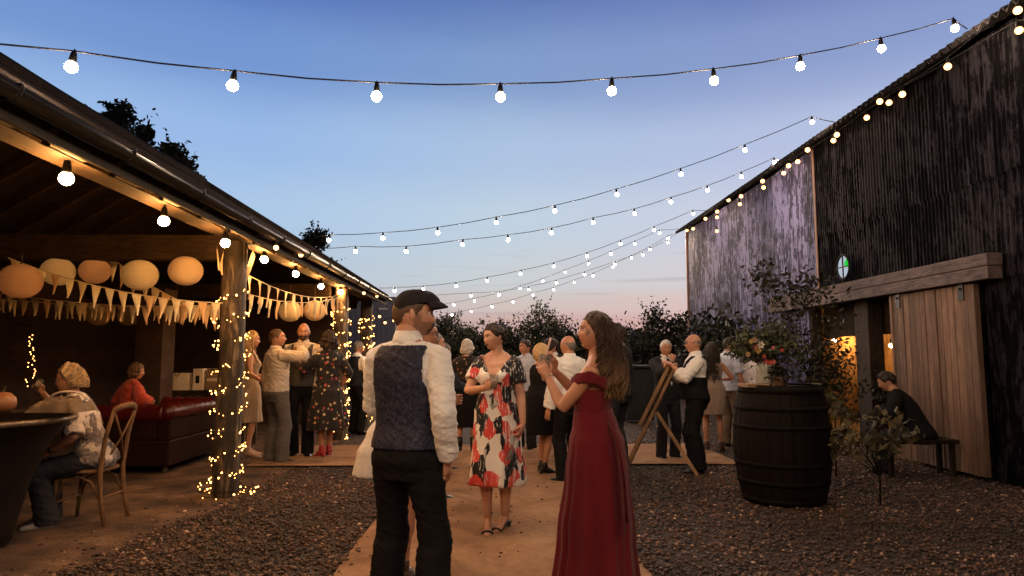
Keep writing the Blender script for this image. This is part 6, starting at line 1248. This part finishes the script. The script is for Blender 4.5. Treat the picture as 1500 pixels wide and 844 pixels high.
p.body(hairm=HBR); p.hair(HBR, 'short', .008, .25, seed=22); p.hull('shirt', CREAM, .016, (.93,1.49), arms=(1.96,'RL'), loose=.018, fold=.009); trousers(p, GREYT, .075); p.collar(CREAM); p.cuff(CREAM, 'R', .016); p.shoe(BROWNSH)
tumbler(p.w(p.J['palmR'])+V((-.03,.0,-.05)), 'tumbler at the lips of the man in the cream shirt', (.3,-1.0), .12, .034, drink=False)
p = Person('bald bearded man in grey tweed waistcoat facing the drinkers', (-2.80,10.2), 176, 1.95, False, 1.04, head=(-6,-8,0), sk=2, armR=((.24,.18,1.02),(1,-1,0)), armL=((-.25,.16,1.0),(-1,-1,0)), group=G2)
p.body(beard=.92, hcol=(.02,.013,.01)); k = p.k; p.hull('shirt', CREAM, .014, (.95,1.49), arms=(1.96,'RL'), loose=.018, fold=.008); p.hull('waistcoat', GREYV, .028, (.92,1.47), fold=.003, cut=lambda c: (abs(c[0]) > .155 and c[2] > 1.2*k) or (c[1] > .03 and c[2] > 1.22*k and abs(c[0]) < (c[2]-1.2*k)*.42)); trousers(p, BLACKC); p.collar(CREAM); p.shoe(LEATHER)
FD = voro_print('dark_floral_dress', (.014,.012,.014), [(.46,.05,.06),(.48,.36,.20),(.40,.22,.10),(.42,.08,.10),(.10,.10,.05),(.5,.42,.3)], 15, .30, dist=.5, streak=False)
p = Person('dark haired woman in black dress with red and cream flowers, red shoes', (-2.40,10.1), -38, 1.76, True, 1.14, heel=.05, head=(-10,0,0), sk=1, armL=((-.20,.30,1.20),(-1,-.4,-.5),{'curl':.6}), armR=((.24,.10,1.0),(1,-1,0)), footR=(.07,.06,.085,10), footL=(-.07,-.02,.085,-6), group=G2)
p.body(hairm=HBL); p.hair(HBL, 'bob', .034, .55, seed=24); p.hull('bodice', FD, .016, (1.02,1.49), arms=(1.1,'RL'), loose=.022, fold=.006); p.skirt('skirt', FD, [(1.10,.148,.12),(1.0,.18,.15),(.90,.22,.19),(.36,.285,.26)], 9, .075, 3, 110); p.shoe(pmat('red_shoe', (.40,.03,.04), rough=.4, bmp=0))
p = Person('grey haired man with white sleeves behind the second shed post', (-2.56,13.1), 40, 1.74, False, 1.04, head=(10,0,0), sk=1, armR=((.20,.16,1.06),(1,-1,-.2)), group=G2)
p.body(hairm=HGY); p.hair(HGY, 'short', .012, .3, seed=25); p.hull('shirt', WHITE, .014, (.95,1.49), arms=(1.9,'RL'), loose=.02); p.hull('waistcoat', NAVY, .028, (.92,1.47), cut=lambda c: abs(c[0]) > .155 and c[2] > 1.2); trousers(p, BLACKC); p.collar(WHITE); p.shoe(LEATHER)
# seated woman in the patterned blouse
BP = voro_print('grey_feather_print', (.40,.34,.32), [(.10,.09,.10),(.48,.42,.39),(.20,.17,.17),(.56,.49,.45),(.14,.12,.13)], 11, 0, (1,1,.7), 1.6)
p = Person('seated woman with short blonde curls, glasses and grey patterned blouse', (-3.52,6.26), -106, 1.70, True, 1.14, hscale=1.08, seat=.50, lean=(0,.17), head=(0,-4,0), sk=2, armL=((-.17,.30,.66),(-.8,-1,-.3),{'curl':.6}), armR=((.09,.46,1.14),(1,-.4,-1),{'dir':(-.25,.45,.75),'curl':.9}), footR=(.12,.34), footL=(-.12,.30), vox=.010, group='seated guests')
p.body(hairm=HGB); p.hair(HGB, 'short', .022, .6, seed=26, locks=(420,.07,.011,.0042,(98,180),.016)); p.hull('blouse', BP, .022, (.84,1.49), arms=(.95,'RL'), loose=.030, fold=.010); trousers(p, CHAR, .08); p.glasses(WIRE); p.shoe(pmat('white_trainer', (.62,.58,.56), rough=.6))
g = MB(); el, wr = p.J['elL'], p.J['wrL']; d = (wr-el).normalized(); a_ = el.lerp(wr,.93); g.tube([a_-d*.009, a_+d*.009], .0295, 14); g.build('watch', LEATHER, p.root, smooth=True, local=True)
tumbler(p.w(p.J['palmR'])+V((-.01,0,-.02)), 'small glass raised by the seated woman in the patterned blouse', (.2,.7), .09, .028)
p = Person('seated woman in coral red top with short brown hair on the red sofa', (-4.86,9.35), 36, 1.62, True, 1.1, seat=.53, lean=(0,.05), head=(28,-4,0), sk=1, footR=(.12,.4), footL=(-.12,.4), armR=((.26,.16,.86),(1,-1,0)), armL=((-.2,.2,.8),(-1,-1,0)), group='seated guests')
p.body(hairm=HB); p.hair(HBR, 'bob', .018, .5, seed=27); p.hull('top', cloth('coral_knit', (.52,.07,.045)), .024, (.84,1.49), arms=(1.9,'RL'), loose=.018, fold=.008); trousers(p, CHAR); p.glasses(WIRE); p.shoe(LEATHER)
# two more guests deep in the crowd
p = Person('guest in pale blue shirt glimpsed between the print dress woman and the blonde bob', (.52,10.9), -150, 1.72, False, 1.04, head=(20,0,0), sk=1, armR=((.12,.26,1.08),(1,-.6,-.3)))
p.body(hairm=HBL); p.hair(HBL, 'short', .014, .4, seed=33); p.hull('shirt', BLUSH, .020, (.93,1.49), arms=(1.9,'RL'), loose=.018); trousers(p, CHAR); p.collar(BLUSH); p.shoe(LEATHER)
p = Person('brown haired woman in pale blue top facing the white haired woman', (-.80,11.4), 118, 1.66, True, 1.05, head=(0,0,0), sk=0, armL=((-.1,.28,1.1),(-1,-.6,-.4)))
p.body(hairm=HB); p.hair(HBR, 'bob', .020, .4, seed=34); p.hull('top', BLUSH, .020, (.90,1.47), arms=(.8,'RL'), loose=.02); p.skirt('skirt', NAVY, [(1.06,.16,.13),(.93,.20,.165),(.5,.20,.18)], 7, .04, 2); p.shoe(LEATHER)
